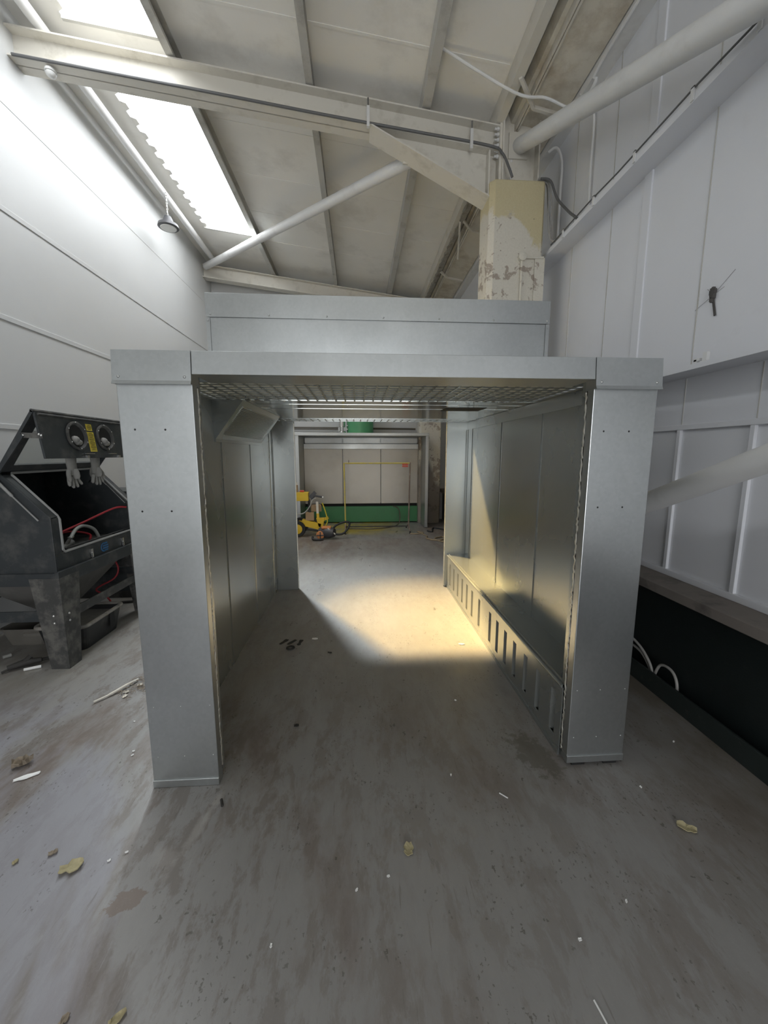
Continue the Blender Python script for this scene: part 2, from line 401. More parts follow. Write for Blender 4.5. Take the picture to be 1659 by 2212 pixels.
def sky_mat(name, strength, trans):
    m = bpy.data.materials.new(name); m.use_nodes = True; nt = m.node_tree
    for n in list(nt.nodes): nt.nodes.remove(n)
    L = nt.links; out = N(nt,'ShaderNodeOutputMaterial')
    em = N(nt,'ShaderNodeEmission'); em.inputs[1].default_value = strength
    v = coords(nt); n1 = noise(nt, v, 3, 4)
    L.new(mix(nt, n1, (.92,.965,1.0), (.97,.985,1.0)), em.inputs[0])
    tr = N(nt,'ShaderNodeBsdfTransparent'); tr.inputs[0].default_value = (.9,.93,1,1)
    mx = N(nt,'ShaderNodeMixShader'); mx.inputs[0].default_value = trans
    L.new(em.outputs[0], mx.inputs[1]); L.new(tr.outputs[0], mx.inputs[2]); L.new(mx.outputs[0], out.inputs[0])
    return m
M['skylight'] = sky_mat('translucent_rooflight_sheet', 8.5, .15)

# ------------------------------------------------------------------ room shell
def zr(x): return 5.26 - .13*x           # underside of the roof
XL, XR, Y0, Y1 = -3.2, 2.18, -6.0, 9.6
struct(B(XL-.1, XR+.3, Y0-.1, Y1+.1, -.12, 0).build('floor', M['floor']))
struct(MB().prism([(XL-.12,0),(XL,0),(XL,zr(XL)+.02),(XL-.12,zr(XL)+.02)], 'y', Y0, Y1).build('wall_left', M['wall_white']))
w = MB().box(XR, XR+.12, Y0, Y1, .754, zr(XR)+.02)
w.box(2.06, XR+.12, Y0, Y1, 0, .70)
struct(B(2.06, XR+.12, Y0, Y1, 0, .69).build('wall_right', M['dado']))
o = struct(B(XR, XR+.12, Y0, Y1, .754, zr(XR)+.02).build('wall_right_upper', M['wall_white_r'])); o.name = 'wall_right.001'
o.name = 'wall_right_cladding'
struct(B(1.95, XR+.12, Y0, Y1, .69, .754).build('trim_1', M['sill'], bevel=.006))
struct(B(1.97, 1.99, Y0, 8.3, 0, .128).build('baseboard_right', M['kerb'], bevel=.004))
struct(B(XL-.12, XR+.12, Y1, Y1+.12, 0, zr(XL)+.1).build('wall_far', M['wall_white']))
# rear wall behind the camera with an unseen door opening added to let in light
wb = MB().box(XL-.12, -1.9, Y0-.12, Y0, 0, 5.7).box(1.5, XR+.12, Y0-.12, Y0, 0, 5.7).box(-1.9, 1.5, Y0-.12, Y0, 3.3, 5.7)
struct(wb.build('wall_back', M['wall_white']))
# roof liner with the rooflight openings cut out
SKY = [(4.72, 7.95), (1.45, 4.50)]
SX0, SX1 = -2.70, -1.81
def roofslab(mb, x0, x1, y0, y1, t=.03):
    mb.hexa([(x0,y0,zr(x0)),(x1,y0,zr(x1)),(x1,y1,zr(x1)),(x0,y1,zr(x0)),
             (x0,y0,zr(x0)+t),(x1,y0,zr(x1)+t),(x1,y1,zr(x1)+t),(x0,y1,zr(x0)+t)])
rf = MB()
roofslab(rf, XL-.12, SX0, Y0, Y1); roofslab(rf, SX1, XR+.12, Y0, Y1)
edges = [Y0] + [e for a,b in sorted(SKY) for e in (a,b)] + [Y1]
for a, b in zip(edges[::2], edges[1::2]): roofslab(rf, SX0, SX1, a, b)
for a, b in SKY:                         # toothed edge of the profiled roof sheet beside each rooflight
    y = a; p = .22
    while y < b-.02:
        ye = min(y+p*.5, b)
        rf.add([(SX0,y,zr(SX0)),(SX0+.055,y+.03,zr(SX0)),(SX0+.055,ye,zr(SX0)),(SX0,min(ye+.03,b),zr(SX0))],[(0,1,2,3)])
        y += p
struct(rf.build('ceiling', M['roof']))
for k, y in enumerate((2.25, 3.15, 4.05, 5.35, 6.25, 7.15, 8.05)):   # joints of the liner panels
    x0 = SX1+.12; jm = MB()
    jm.hexa([(x0,y,zr(x0)-.004),(1.4,y,zr(1.4)-.004),(1.4,y+.03,zr(1.4)-.004),(x0,y+.03,zr(x0)-.004),(x0,y,zr(x0)+.01),(1.4,y,zr(1.4)+.01),(1.4,y+.03,zr(1.4)+.01),(x0,y+.03,zr(x0)+.01)])
    struct(jm.build('trim_%d' % (60+k), M['roof']))
for i, (a, b) in enumerate(SKY):         # corrugated translucent sheets
    mb = MB(); y = a-.06; prof = []
    while y < b+.06:
        prof += [(y,.055),(y+.06,.055),(y+.09,.095),(y+.19,.095)]; y += .22
    vs = []; fs = []
    for (yy, dz) in prof:
        vs += [(SX0-.06, yy, zr(SX0-.06)+dz), (SX1+.06, yy, zr(SX1+.06)+dz)]
    for k in range(len(prof)-1): fs.append((2*k, 2*k+1, 2*k+3, 2*k+2))
    mb.add(vs, fs)
    struct(mb.build('window_%d' % (i+1), M['skylight']))
    fr = MB()
    for yy in (a, b-.03):
        fr.hexa([(SX0,yy,zr(SX0)-.03),(SX1,yy,zr(SX1)-.03),(SX1,yy+.03,zr(SX1)-.03),(SX0,yy+.03,zr(SX0)-.03),
                 (SX0,yy,zr(SX0)+.05),(SX1,yy,zr(SX1)+.05),(SX1,yy+.03,zr(SX1)+.05),(SX0,yy+.03,zr(SX0)+.05)])
    struct(fr.build('trim_%d' % (2+i), M['purlin']))
tn = [5]
def trim(mb, mat, bevel=0):
    o = struct(mb.build('trim_%d' % tn[0], mat, bevel=bevel)); tn[0] += 1; return o
for z in (.87, 1.82, 2.80, 3.775):       # seams of the insulated panels on the left wall
    trim(B(XL-.01, XL+.008, Y0, Y1, z, z+.048), M['wall_white'], .003)
trim(B(XL-.01, XL+.004, Y0, Y1, 4.755, 4.763), M['steel_pale'])
# right wall rails and cover strips
for y in (3.57, 4.21, 2.565, 1.9, .9, -.2, -1.3):
    trim(B(XR-.004, XR+.01, y, y+.007, 2.13, 3.66), M['purlin'])
    trim(B(XR-.004, XR+.01, y+.02, y+.027, 3.7, zr(XR)), M['purlin'])
for y in (3.095, .4, -2.2):
    trim(B(XR-.012, XR+.01, y, y+.085, 2.13, 3.66), M['wall_white_r'], .004)
    trim(B(XR-.012, XR+.01, y, y+.085, 3.7, zr(XR)), M['wall_white_r'], .004)
for y in (2.58, 2.07, 1.5, .9):
    trim(B(XR-.018, XR+.01, y, y+.03, .79, 1.755), M['wall_white_r'], .003)
    trim(B(XR-.003, XR+.01, y+.01, y+.016, 1.79, 2.09), M['purlin'])
trim(B(XR-.02, XR+.01, Y0, Y1, 1.755, 1.79), M['wall_white_r'], .003)
trim(B(XR-.025, XR+.01, Y0, Y1, .754, .795), M['wall_white_r'], .003)
trim(MB().prism([(1.98,2.094),(XR+.01,2.094),(XR+.01,2.106),(1.985,2.106),(1.985,2.124),(1.98,2.124)],'y',Y0,8.9), M['wall_white_r'])
trim(MB().prism([(1.995,3.655),(XR+.01,3.655),(XR+.01,3.668),(2.0,3.668),(2.0,3.70),(1.995,3.70)],'y',Y0,8.9), M['wall_white_r'])
trim(B(2.06, XR+.01, Y0, 8.9, zr(2.1)-.16, zr(2.1)-.02), M['steel_pale'], .004)

# ------------------------------------------------------------------ roof steel
def rafter(y, label):
    t = thing('rafter', label, 'roof beam', (-.9, y+.1, 4.8), 'steel rafters')
    x0, x1 = XL, 1.475
    def zb(x): return 4.842-.1255*x
    def zt(x): return 5.083-.13*x
    MB().prism([(x0,zb(x0)),(x1,zb(x1)),(x1,zt(x1)),(x0,zt(x0))],'y',y+.093,y+.107).build('web', M['steel_white'], t)
    for fn, s, nm in ((zb,1,'bottom_flange'),(zt,-1,'top_flange')):
        MB().prism([(x0,fn(x0)),(x1,fn(x1)),(x1,fn(x1)+s*.014),(x0,fn(x0)+s*.014)],'y',y,y+.2).build(nm, M['steel_white'], t)
    B(1.465,1.49,y-.01,y+.21,4.2,4.915).build('end_plate', M['steel_white'], t)
    for k in range(6):
        z = 4.62+k*.05
        for yy in (y+.03, y+.17): MB().lathe([(.018,0),(.018,-.02),(.011,-.022),(.011,-.045)],(1.465,yy,z),8,'x').build('bolt', M['steel_pale'], t)
    hx = .175
    MB().prism([(hx,4.82),(1.465,4.66),(1.465,4.19)],'y',y+.094,y+.106).build('haunch_web', M['steel_white'], t)
    MB().prism([(hx,4.82),(1.44,4.20),(1.44,4.185),(hx-.03,4.82)],'y',y-.02,y+.22).build('haunch_flange', M['steel_white'], t, 'sloping haunch plate under the beam')
    MB().prism([(1.36,4.25),(1.375,4.25),(1.375,4.66),(1.36,4.66)],'y',y,y+.2).build('stiffener', M['steel_white'], t)
    return t
rafter(4.45, 'nearer cream steel rafter crossing the roof above the silver booth')
rafter(9.1, 'far steel rafter at the end wall behind the booth top')

def column(y, label, first):
    t = thing('column', label, 'column', (1.66, y+.18, 0), 'columns along the right wall')
    x0, x1, y0, y1, h = 1.372, (1.945 if first else 1.87), y, y+.36, 4.355
    c = .05
    pts = [(x0,y0+c),(x0+c,y0),(x1-.02,y0),(x1,y0+.02),(x1,y1),(x0,y1)]
    MB().prism(pts,'z',0,h).build('casing', M['column'], t, 'peeling cream painted concrete casing', bevel=.012)
    MB().prism([(1.49,h-.05),(1.865,h-.05),(1.865,5.02),(1.49,5.04)],'y',y+.135,y+.15).build('web', M['steel_white'], t)
    for x in (1.488, 1.862): B(x, x+.014, y+.03, y+.26, h-.05, zr(x)-.02).build('flange', M['steel_white'], t)
    pieces('bolt', M['steel_pale'], t, [(1.62,y+.135,z) for z in (4.45,4.53,4.61)], .014)
    if first:
        B(1.86,1.965,y-.018,y-.002,1.5,3.62).build('cover_board', M['column'], t, 'pale board fixed to the column edge')
    return t
column(4.38, 'peeling cream column rising behind the right end of the silver booth', True)
column(8.98, 'far column with flaking cream paint beside the rear spray booth', False)

def brace(name, label, p, q, r, plate=None):
    t = thing(name, label, 'brace', tuple((Vector(p)+Vector(q))/2), 'tubular steel braces')
    MB().tube([p,q], r, 20).build('tube', M['steel_pale'], t)
    if plate: B(*plate).build('end_plate', M['steel_white'], t)
    return t
brace('brace_tube','long pale tube rising from left wall corner to the near rafter haunch',(-3.1,9.05,5.42),(.60,4.72,4.71),.062,(.50,.68,4.64,4.66,4.62,4.80))
A = Vector((1.69,4.50,4.74)); Bq = Vector((1.86,2.03,3.66)); d = Bq-A
brace('brace_tube','thick pale tube slanting down the right wall from the column head',tuple(A),tuple(A+d*2.4),.072,(1.58,1.78,4.495,4.512,4.62,4.86))
A = Vector((1.85,2.405,1.29)); Bq = Vector((1.85,1.693,1.578)); d = Bq-A
brace('brace_tube','lower slanting pale tube beside the right booth pillar',tuple(A-d*2.78),tuple(A+d*3.2),.064)
brace('brace_tube','pale tube running below the roof along the top of the left wall',(-2.88,Y0,5.52),(-2.93,9.1,5.535),.05)

# purlins running along the building
def purlin(x, label, w=.07, h=.165, mat='purlin', y0=Y0):
    mb = MB(); z = zr(x)
    a, c, e = x-w/2, x+w/2, .008
    mb.prism([(a,z),(a,z-h),(c,z-h),(c,z-h+.03),(c-e,z-h+.03),(c-e,z-h+e),(a+e,z-h+e),(a+e,z-e),(c,z-e-.002),(c,z-.002)],'y',y0,Y1)
    return tag(mb.build('purlin', M[mat]), label, 'purlin', 'roof purlins')
purlin(-1.74,'grey roof purlin along the right edge of the bright rooflights')
purlin(-.44,'roof purlin in the middle of the ceiling, nearest right of the rooflights')
purlin(.71,'roof purlin between the middle of the ceiling and the gutter', .085)
purlin(1.46,'deep roof purlin along the left side of the valley gutter', .085, .17, 'steel_white')
g = thing('valley_gutter','grimy gutter trough along the low edge of the roof', 'gutter', (1.78,1.8,4.9))
MB().prism([(1.57,zr(1.57)-.02),(1.60,zr(1.6)-.10),(2.05,zr(2.05)-.10),(2.05,zr(2.05)-.02)],'y',Y0,Y1-.02).build('trough', M['gutter'], g)
for x in (1.645, 1.668):
    B(x-.008,x+.008,Y0,Y1-.02,zr(x)-.165,zr(x)-.10).build('lip', M['gutter'], g, 'narrow lip along the middle of the trough')
fe = MB(); ys_ = zsteps(4.7, Y1-.05, .03, .10); vs = []
for yv in ys_:
    a, c2 = .02+rnd.random()*.02, rnd.random()*.03
    vs += [(1.50-a,yv,zr(1.5)-.19-c2),(1.53+a*.5,yv,zr(1.5)-.185-c2*.4),(1.53+a*.5,yv,zr(1.5)-.15),(1.50-a,yv,zr(1.5)-.15)]
fe.add(vs, [(4*i+k, 4*i+(k+1)%4, 4*i+4+(k+1)%4, 4*i+4+k) for i in range(len(ys_)-1) for k in range(4)])
fe.build('flaking_edge', M['dark_gutter'], g)
for yy in (6.3, 4.2, 7.9):
    o = MB().bar((1.47,yy-.25,4.90),(1.70,yy,4.86),.03,.03).bar((1.70,yy,4.86),(2.0,yy+.02,4.82),.03,.03)
    tag(o.build('gutter_bracket', M['steel_white']), {6.3:'pale angled bracket across the gutter behind the column',4.2:'short bracket across the gutter in front of the near rafter',7.9:'farthest bracket across the gutter above the booth top'}[yy], 'bracket', 'gutter brackets')
tag(MB().tube([(1.48,6.1,4.87),(1.58,6.6,4.60)],.014,8).build('drop_strut', M['steel_white']),'thin pale strut hanging from the gutter bracket behind the column','strut')

# conduits, cables and hangers
tag(MB().tube(smooth_path([(-3.15,4.44,5.24),(-1.6,4.44,5.05),(-.3,4.44,4.885),(.6,4.44,4.78),(1.35,4.44,4.69),(1.48,4.40,4.60),(1.54,4.36,4.45),(1.58,4.36,4.36)]),.013,8).build('cable', M['grey_cable']),'dark cable clipped along the near rafter and down to the column','cable')
tag(MB().tube(smooth_path([(.74,4.0,5.14),(1.45,4.05,4.86),(1.75,4.05,4.83),(1.98,4.05,4.76),(2.08,4.0,4.78),(2.14,3.95,4.80)]),.012,8).build('conduit', M['steel_pale']),'thin pale conduit crossing under the gutter in front of the column','conduit')
tag(MB().tube(smooth_path([(2.06,4.62,4.78),(2.12,4.56,4.78),(2.155,4.5,4.6),(2.155,4.5,4.3),(2.155,4.5,3.7)]),.014,8).build('conduit', M['steel_pale']),'white conduit dropping down the wall just right of the column','conduit')
tag(MB().tube(smooth_path([(2.06,4.02,4.85),(2.12,3.96,4.78),(2.155,3.93,4.6),(2.155,3.93,4.2),(2.155,3.93,3.72),(2.05,3.93,3.70)]),.010,8).build('conduit', M['steel_pale']),'second thin conduit dropping to the high wall rail, farther from the column','conduit')
tag(MB().tube(smooth_path([(2.035,Y0+.1,4.80),(2.035,2.0,4.80),(2.035,3.6,4.80),(2.05,3.75,4.74),(2.05,3.9,4.70)]),.013,8).build('conduit', M['steel_pale']),'pale conduit running along the eaves purlin above the high wall rail','conduit')
for k,(dy,dz) in enumerate(((0,0),(.03,.02),(-.02,.01))):
    pts = [(1.90-.02*k,4.40+dy,4.36+dz),(1.98,4.42+dy,4.34+dz),(1.99+.01*k,4.40+dy,4.15),(1.985+.012*k,4.36,3.92),(1.99+.006*k,4.30,3.76),(2.03,4.2-.05*k,3.715)]
    tag(MB().tube(smooth_path(pts),.008,6).build('cable', M['white_hose']),['white cable looping down the right edge of the column, outermost','white cable in the middle of the bundle beside the column','white cable nearest the wall in the bundle beside the column'][k],'cable','white cables beside the column')
tag(MB().tube(smooth_path([(1.88,4.37,4.365),(1.98,4.36,4.34),(2.03,4.30,4.15),(2.08,4.15,3.95),(2.10,4.0,3.80),(2.06,3.95,3.71)]),.012,8).build('cable', M['grey_cable']),'dark cable swinging from the column top to the wall rail','cable')
tag(MB().tube([(1.992,4.3-.35*k,3.715+.006*((k*7)%3)) for k in range(24)],.006,6).build('cable', M['grey_cable']),'dark cable running along the top edge of the high wall rail','cable')
for k,y in enumerate((4.05,3.55,3.05,2.55,2.15)):
    mb = MB().box(1.985,1.994,y-.012,y+.012,3.66,3.735).box(1.985,2.01,y-.012,y+.012,3.728,3.736)
    tag(mb.build('cable_clip', M['steel_pale']), ['small clip on the high wall rail nearest the column','second small clip from the column on the high wall rail','middle small clip on the high wall rail','fourth small clip from the column on the high wall rail','small clip on the high wall rail nearest the picture edge'][k],'clip','clips on the high wall rail')
mb = MB().box(2.04,2.06,2.30,2.33,2.106,2.19).box(2.04,2.06,2.33,2.37,2.106,2.12).box(2.04,2.06,2.37,2.39,2.106,2.16).box(2.04,2.06,2.35,2.39,2.15,2.165)
tag(mb.build('rail_hook', M['steel_pale']),'small bent hook standing on the lower wall rail','hook')
c = thing('conduit','pale conduit with round junction box on the column face','conduit',(1.72,4.36,3.6))
MB().tube([(1.72,4.362,2.6),(1.72,4.362,3.62)],.014,8).build('pipe', M['column'], c)
MB().tube([(1.72,4.362,3.62),(1.95,4.362,3.62)],.014,8).build('pipe', M['column'], c)
MB().lathe([(.04,.015),(.042,-.03),(.03,-.036)],(1.72,4.365,3.62),16,'y').build('junction_box', M['column'], c)
for x, z, lb in ((.13,4.85,'small clamp with threaded rod on the rafter near the haunch tip'),(1.17,4.70,'clamp with threaded rod on the rafter next to the column')):
    t = thing('beam_clamp', lb, 'clamp', (x,4.42,z-.1), 'clamps on the near rafter')
    B(x-.014,x+.014,4.415,4.447,z-.06,z+.12).build('jaw', M['steel_pale'], t)
    MB().tube([(x,4.425,z+.1),(x,4.425,z+.19)],.008,8).build('rod', M['grey_dusty'], t)
t = thing('high_bay_lamp','round high-bay lamp hanging by a chain below the rooflight','lamp',(-2.87,6.85,5.0))
MB().lathe([(.02,.16),(.05,.15),(.07,.10),(.08,.06),(.14,.04),(.15,0),(.135,-.012)],(-2.87,6.85,5.03),28).build('housing', M['lamp_body'], t)
MB().lathe([(.118,0),(.11,-.008),(.02,-.01)],(-2.87,6.85,5.02),24).build('lens', M['lamp_lens'], t)
ch = MB()
for k in range(8):
    z = 5.2+k*.042; a = (k%2)*math.pi/2
    ch.tube([(-2.87+.009*math.cos(2*math.pi*j/8)*math.cos(a),6.85+.009*math.cos(2*math.pi*j/8)*math.sin(a),z+.026*math.sin(2*math.pi*j/8)) for j in range(8)],.004,5,True)
ch.build('chain', M['chrome'], t)
t = thing('bulkhead_lamp','small round lamp fixed under the left end of the near rafter','lamp',(-2.86,4.5,5.02))
MB().lathe([(.02,.03),(.045,.025),(.05,0)],(-2.86,4.5,5.155),16).build('base', M['lamp_lens'], t)
MB().sphere((-2.86,4.5,5.145),.044,14,.7).build('lens', M['lamp_lens'], t)
mb = MB()
for k in range(26):
    a = rnd.random()*6.28; r = rnd.random()*.016
    mb.box(XR-.012-rnd.random()*.01, XR-.001, 2.455+r*math.cos(a)-.006, 2.455+r*math.cos(a)+.006, 2.56+r*2.6*math.sin(a)-.012, 2.56+r*2.6*math.sin(a)+.012)
for dy,dz in ((.13,-.05),(-.13,.09),(-.07,.02),(.05,.05)): mb.bar((XR-.003,2.455,2.56),(XR-.002,2.455+dy,2.56+dz),.001,.0012)
mb.bar((XR-.006,2.45,2.53),(XR-.006,2.425,2.43),.006,.012)
tag(mb.build('cobweb', M['web']),'dark dusty cobweb clump on the white right wall','cobweb')

# ------------------------------------------------------------------ silver booth
YF = 1.772
bo = thing('extraction_booth','large walk-through booth of new galvanised sheet steel in the centre','booth',(.18,3.2,0))
G, GI = M['galv'], M['galv_shaded']
def pillar(x0, x1, zb, lab):
    p = B(x0,x1,YF,YF+.05,zb,1.90).build('pillar', G, bo, lab, bevel=.003)
    B(x0-.001,x1+.001,YF-.006,YF+.052,zb-.001,zb+.037).build('foot_strip', G, p, bevel=.002)
    cx0, cx1 = x0-.004, x1+.004
    MB().prism([(YF-.010,2.02),(YF+.06,2.02),(YF+.06,1.885),(YF-.004,1.885),(YF-.027,1.883),(YF-.020,1.898)],'x',cx0,cx1).build('corner_cap', G, p)
    pieces('screw', M['galv_old'], p, [(sx,YF-.0185,1.913) for sx in (x0+.022, x1-.022)], .007)
    pieces('rivet', M['galv_old'], p, [(sx,YF,z) for z in (.16,.42) for sx in (x0+.03,(x0+x1)/2,x1-.02)], .004)
    pieces('rivet', M['black_rubber'], p, [(sx,YF,z) for z in (1.35,1.70) for sx in (x0+.06,(x0+x1)/2+.03)], .0045)
    return p
pl = pillar(-1.0,-.692,.002,'left front pillar panel'); pr = pillar(1.058,1.358,.022,'right front pillar panel')
B(1.09,1.16,YF+.005,YF+.045,0,.022).build('packer', M['black_rubber'], pr)
B(1.26,1.33,YF+.005,YF+.045,0,.022).build('packer', M['black_rubber'], pr)
h = MB().prism([(YF-.016,1.925),(YF+.20,1.925),(YF+.20,1.931),(YF-.008,1.931),(YF-.001,2.014),(YF+.20,2.014),(YF+.20,2.02),(YF-.008,2.02)],'x',-.686,1.052).build('header', G, bo, bevel=.0015)
B(-.690,-.686,YF-.004,YF+.03,1.945,1.995).build('joint_slot', M['dark'], h)
B(-.96,1.25,YF+.19,YF+.2,1.93,2.0).build('header_return', GI, bo)
# side walls
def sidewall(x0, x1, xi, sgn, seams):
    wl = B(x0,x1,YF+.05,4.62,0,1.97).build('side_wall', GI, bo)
    for a, b in seams:
        mb = MB().prism([(xi,a),(xi+sgn*.006,a+.006),(xi+sgn*.006,b-.006),(xi,b)],'z',.0 if sgn>0 else .405,1.955)
        mb.box(*(sorted((xi-sgn*.001,xi+sgn*.0015))+[a-.006,a-.002,.0 if sgn>0 else .405,1.955]))
        r = mb.build('panel_rib', GI, wl)
        pieces('screw', M['chrome'], wl, [(xi+sgn*.001,a-.02,.55+k*.25) for k in range(5)], .004, 'x', sgn)
    return wl
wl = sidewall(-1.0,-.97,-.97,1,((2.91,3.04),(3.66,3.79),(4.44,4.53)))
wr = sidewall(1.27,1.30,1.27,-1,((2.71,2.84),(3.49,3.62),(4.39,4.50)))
MB().prism([(1.27,1.955),(1.255,1.955),(1.262,1.87),(1.27,1.87)],'y',1.99,4.6).build('top_flashing', GI, wr)
# front returns with ragged sealing foil
def foil(xc, y0, sgn):
    return ribbon(xc, xc+sgn*.006, y0, zsteps(.05, 1.88, .006, .022), .010, .005)
for (xa, xb, sgn) in ((-.97,-.70,1),(1.066,1.27,-1)):
    xe = xb if sgn>0 else xa
    B(xa,xb,YF+.05,YF+.105,.01,1.93).build('front_return', GI, bo)
    B(*sorted((xe,xe+sgn*.002)),YF+.052,YF+.066,.03,1.91).build('joint_gap', M['dark'], bo)
    foil(xe, YF+.066, sgn).build('sealing_foil', M['foil'], bo, 'ragged silver sealing foil in the pillar joint')
# overhead
cz = 1.957
ce = B(-.97,1.27,2.80,4.60,cz,cz+.003).build('roof_panel', M['galv_ceiling'], bo)
for y in (2.815,3.02,3.3): B(-.97,1.27,y,y+.02,cz-.0015,cz).build('roof_rib', M['galv_ceiling'], ce)
B(.70,1.02,3.16,3.40,cz-.002,cz+.002).build('access_hatch', M['dark'], ce)
pieces('screw', M['chrome'], ce, [(-.5+k*.42,y,cz-.002) for k in range(4) for y in (2.83,3.03)], .006, 'z', -1)
B(-.97,1.27,2.0,2.80,cz+.028,cz+.05).build('filter_pad', M['filter'], bo, 'pale fibre filter pad above the mesh')
gr = MB()
for k in range(36): gr.box(-.97+k*.063,-.97+k*.063+.010,1.98,2.80,cz-.004,cz+.002)
for k in range(11): gr.box(-.97,1.27,1.985+k*.08,1.985+k*.08+.014,cz+.002,cz+.008)
gr.build('filter_grid', M['galv_shaded'], bo, 'overhead mesh of crossing bars')
gr = MB()
for k in range(30): gr.box(-.95+k*.075,-.95+k*.075+.012,4.235,4.56,cz-.003,cz)
for y in (4.23,4.39,4.55): gr.box(-.95,1.25,y,y+.012,cz-.004,cz-.0005)
gr.build('rear_grid', M['galv_shaded'], bo)
# rear jambs
for x0,x1,sg in ((-.97,-.715,1),(1.02,1.27,-1)):
    j = B(x0,x1,4.58,4.62,0,1.957).build('rear_jamb', GI, bo, bevel=.003)
    xe = x1 if sg>0 else x0
    ribbon(xe-.004, xe+.004, 4.577, zsteps(.02,1.93,.03,.08), .006, .002).build('sealing_foil', M['foil'], j)
# extraction bench along the right wall
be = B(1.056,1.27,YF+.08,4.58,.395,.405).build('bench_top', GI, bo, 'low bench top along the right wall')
slots = [1.94,2.125,2.305,2.485,2.655,2.825,2.995,3.285,3.505,3.685,3.86,4.04,4.22,4.40]
fp = MB(); yb = YF+.08; sw=.055
for y in slots:
    fp.box(1.056,1.062,yb,y-sw/2,.075,.325); yb=y+sw/2
fp.box(1.056,1.062,yb,4.58,.075,.325); fp.box(1.056,1.062,YF+.08,4.58,0,.075).box(1.056,1.062,YF+.08,4.58,.325,.40)
fpo = fp.build('bench_front', GI, bo, 'slotted front panel of the low bench')
for y in slots:
    MB().hexa([(1.058,y+sw/2,.075),(1.06,y+sw/2+.003,.075),(1.103,y-.004,.075),(1.10,y-.007,.075),(1.058,y+sw/2,.325),(1.06,y+sw/2+.003,.325),(1.103,y-.004,.325),(1.10,y-.007,.325)]).build('louvre_fin', GI, fpo)
B(1.15,1.155,YF+.1,4.56,.02,.39).build('bench_back', M['galv_old'], bo)
MB().tube([(1.056,YF+.08,.395),(1.056,4.58,.395)],.011,10).tube([(1.072,YF+.08,.409),(1.072,4.58,.409)],.007,8).build('bench_lip', GI, bo)
MB().box(1.05,1.058,YF+.08,4.58,.0,.022).build('bench_foot_angle', GI, fpo)
# louvred vent box in the left upper corner
vx, vz = -.97, 1.70; tx = -.765
vb = MB().prism([(vx,vz-.022),(vx+.012,vz-.022),(vx+.012,vz),(tx,1.956),(vx,1.956)],'y',2.79,4.06).build('vent_box', GI, bo, 'sloping louvred vent box in the upper corner')
lv = MB(); n = Vector((vz-1.956,0,vx-tx)); dirv = Vector((tx-vx-.012,0,1.956-vz)); nn = Vector((dirv.z,0,-dirv.x)).normalized()
for k in range(22):
    a = Vector((vx+.012,0,vz)) + dirv*(.12+.76*k/22); b2 = a + dirv*.018
    lv.hexa([tuple(a+Vector((0,2.87,0))),tuple(a+nn*.007+Vector((0,2.87,0))),tuple(a+nn*.007+Vector((0,3.98,0))),tuple(a+Vector((0,3.98,0))),
             tuple(b2+Vector((0,2.87,0))),tuple(b2+nn*.001+Vector((0,2.87,0))),tuple(b2+nn*.001+Vector((0,3.98,0))),tuple(b2+Vector((0,3.98,0)))])
lv.build('louvres', GI, vb)
# raised plenum on top of the booth
px0,px1,pz = -.978,1.318,2.625
pn = B(px0+.006,px1-.006,2.806,4.3,1.965,2.615).build('plenum', G, bo, 'tall box on the booth roof', bevel=.002)
tb = MB().box(px0,px1,2.796,2.80,2.478,pz).box(px0,px1,2.80,4.3,pz-.004,pz).build('top_band', G, pn, bevel=.001)
pieces('screw', M['galv_old'], pn, [(px0+.03+k*.375,2.796,2.495) for k in range(7)], .0065)
for x in (px0, px1-.024): 
    B(x,x+.024,2.799,2.803,1.98,2.476).build('edge_angle', G, pn)
    pieces('screw', M['galv_old'], pn, [(x+.012,2.799,2.455)], .006)

# ------------------------------------------------------------------ blast cabinet
cb = thing('blast_cabinet','black blast cabinet with raised lid left of the silver booth','blast cabinet',(-2.6,3.47,0))
BM = M['black_metal']
ya, yb_, xf, xb_ = 2.95, 4.02, -2.205, -3.02
# body as open shell
sh = MB(); t_=.012
prof = [(xb_,.72),(xf,.72),(xf,1.14),(-2.50,1.45),(-2.52,1.48),(xb_,1.48)]
for y in (ya, yb_-t_): sh.prism(prof,'y',y,y+t_)
sh.box(xb_,xb_+t_,ya+t_,yb_-t_,.72,1.468).box(xb_,-2.52,ya+t_,yb_-t_,1.468,1.48).box(xf-t_,xf,ya+t_,yb_-t_,.72,.86)
sh.box(xf-t_,xf,ya+t_,ya+.075,.86,1.135).box(xf-t_,xf,yb_-.075,yb_-t_,.86,1.135)
for y in (ya+t_, yb_-.075):
    y2 = y+.075-t_
    sh.hexa([(xf-t_,y,1.135),(xf,y,1.14),(xf,y2,1.14),(xf-t_,y2,1.135),(-2.512,y,1.438),(-2.50,y,1.45),(-2.50,y2,1.45),(-2.512,y2,1.438)])
body = sh.build('body', BM, cb, bevel=.003)
B(xb_,xf-.01,ya+.01,yb_-.01,.80,.81).build('floor_grille', M['black_dusty'], cb)
# gasket around the opening
gp = [(xf+.006,ya+.085,.885),(xf+.006,yb_-.085,.885)]
loop = [(xf+.004,ya+.10,.872),(xf+.004,yb_-.10,.872),(xf+.004,yb_-.08,.892),(xf+.004,yb_-.08,1.12),(xf-.01,yb_-.08,1.15),(-2.49,yb_-.08,1.446),(-2.505,yb_-.10,1.46),(-2.505,ya+.10,1.46),(-2.49,ya+.08,1.446),(xf-.01,ya+.08,1.15),(xf+.004,ya+.08,1.12),(xf+.004,ya+.08,.892)]
MB().tube(loop,.009,8,True).build('door_gasket', M['rubber'], cb)
loop2 = [(p[0]-.012,p[1]+(.018 if p[1]<3.4 else -.018),p[2]+(.018 if p[2]<1 else 0)) for p in loop]
MB().tube(loop2,.006,8,True).build('inner_gasket', M['black_rubber'], cb)
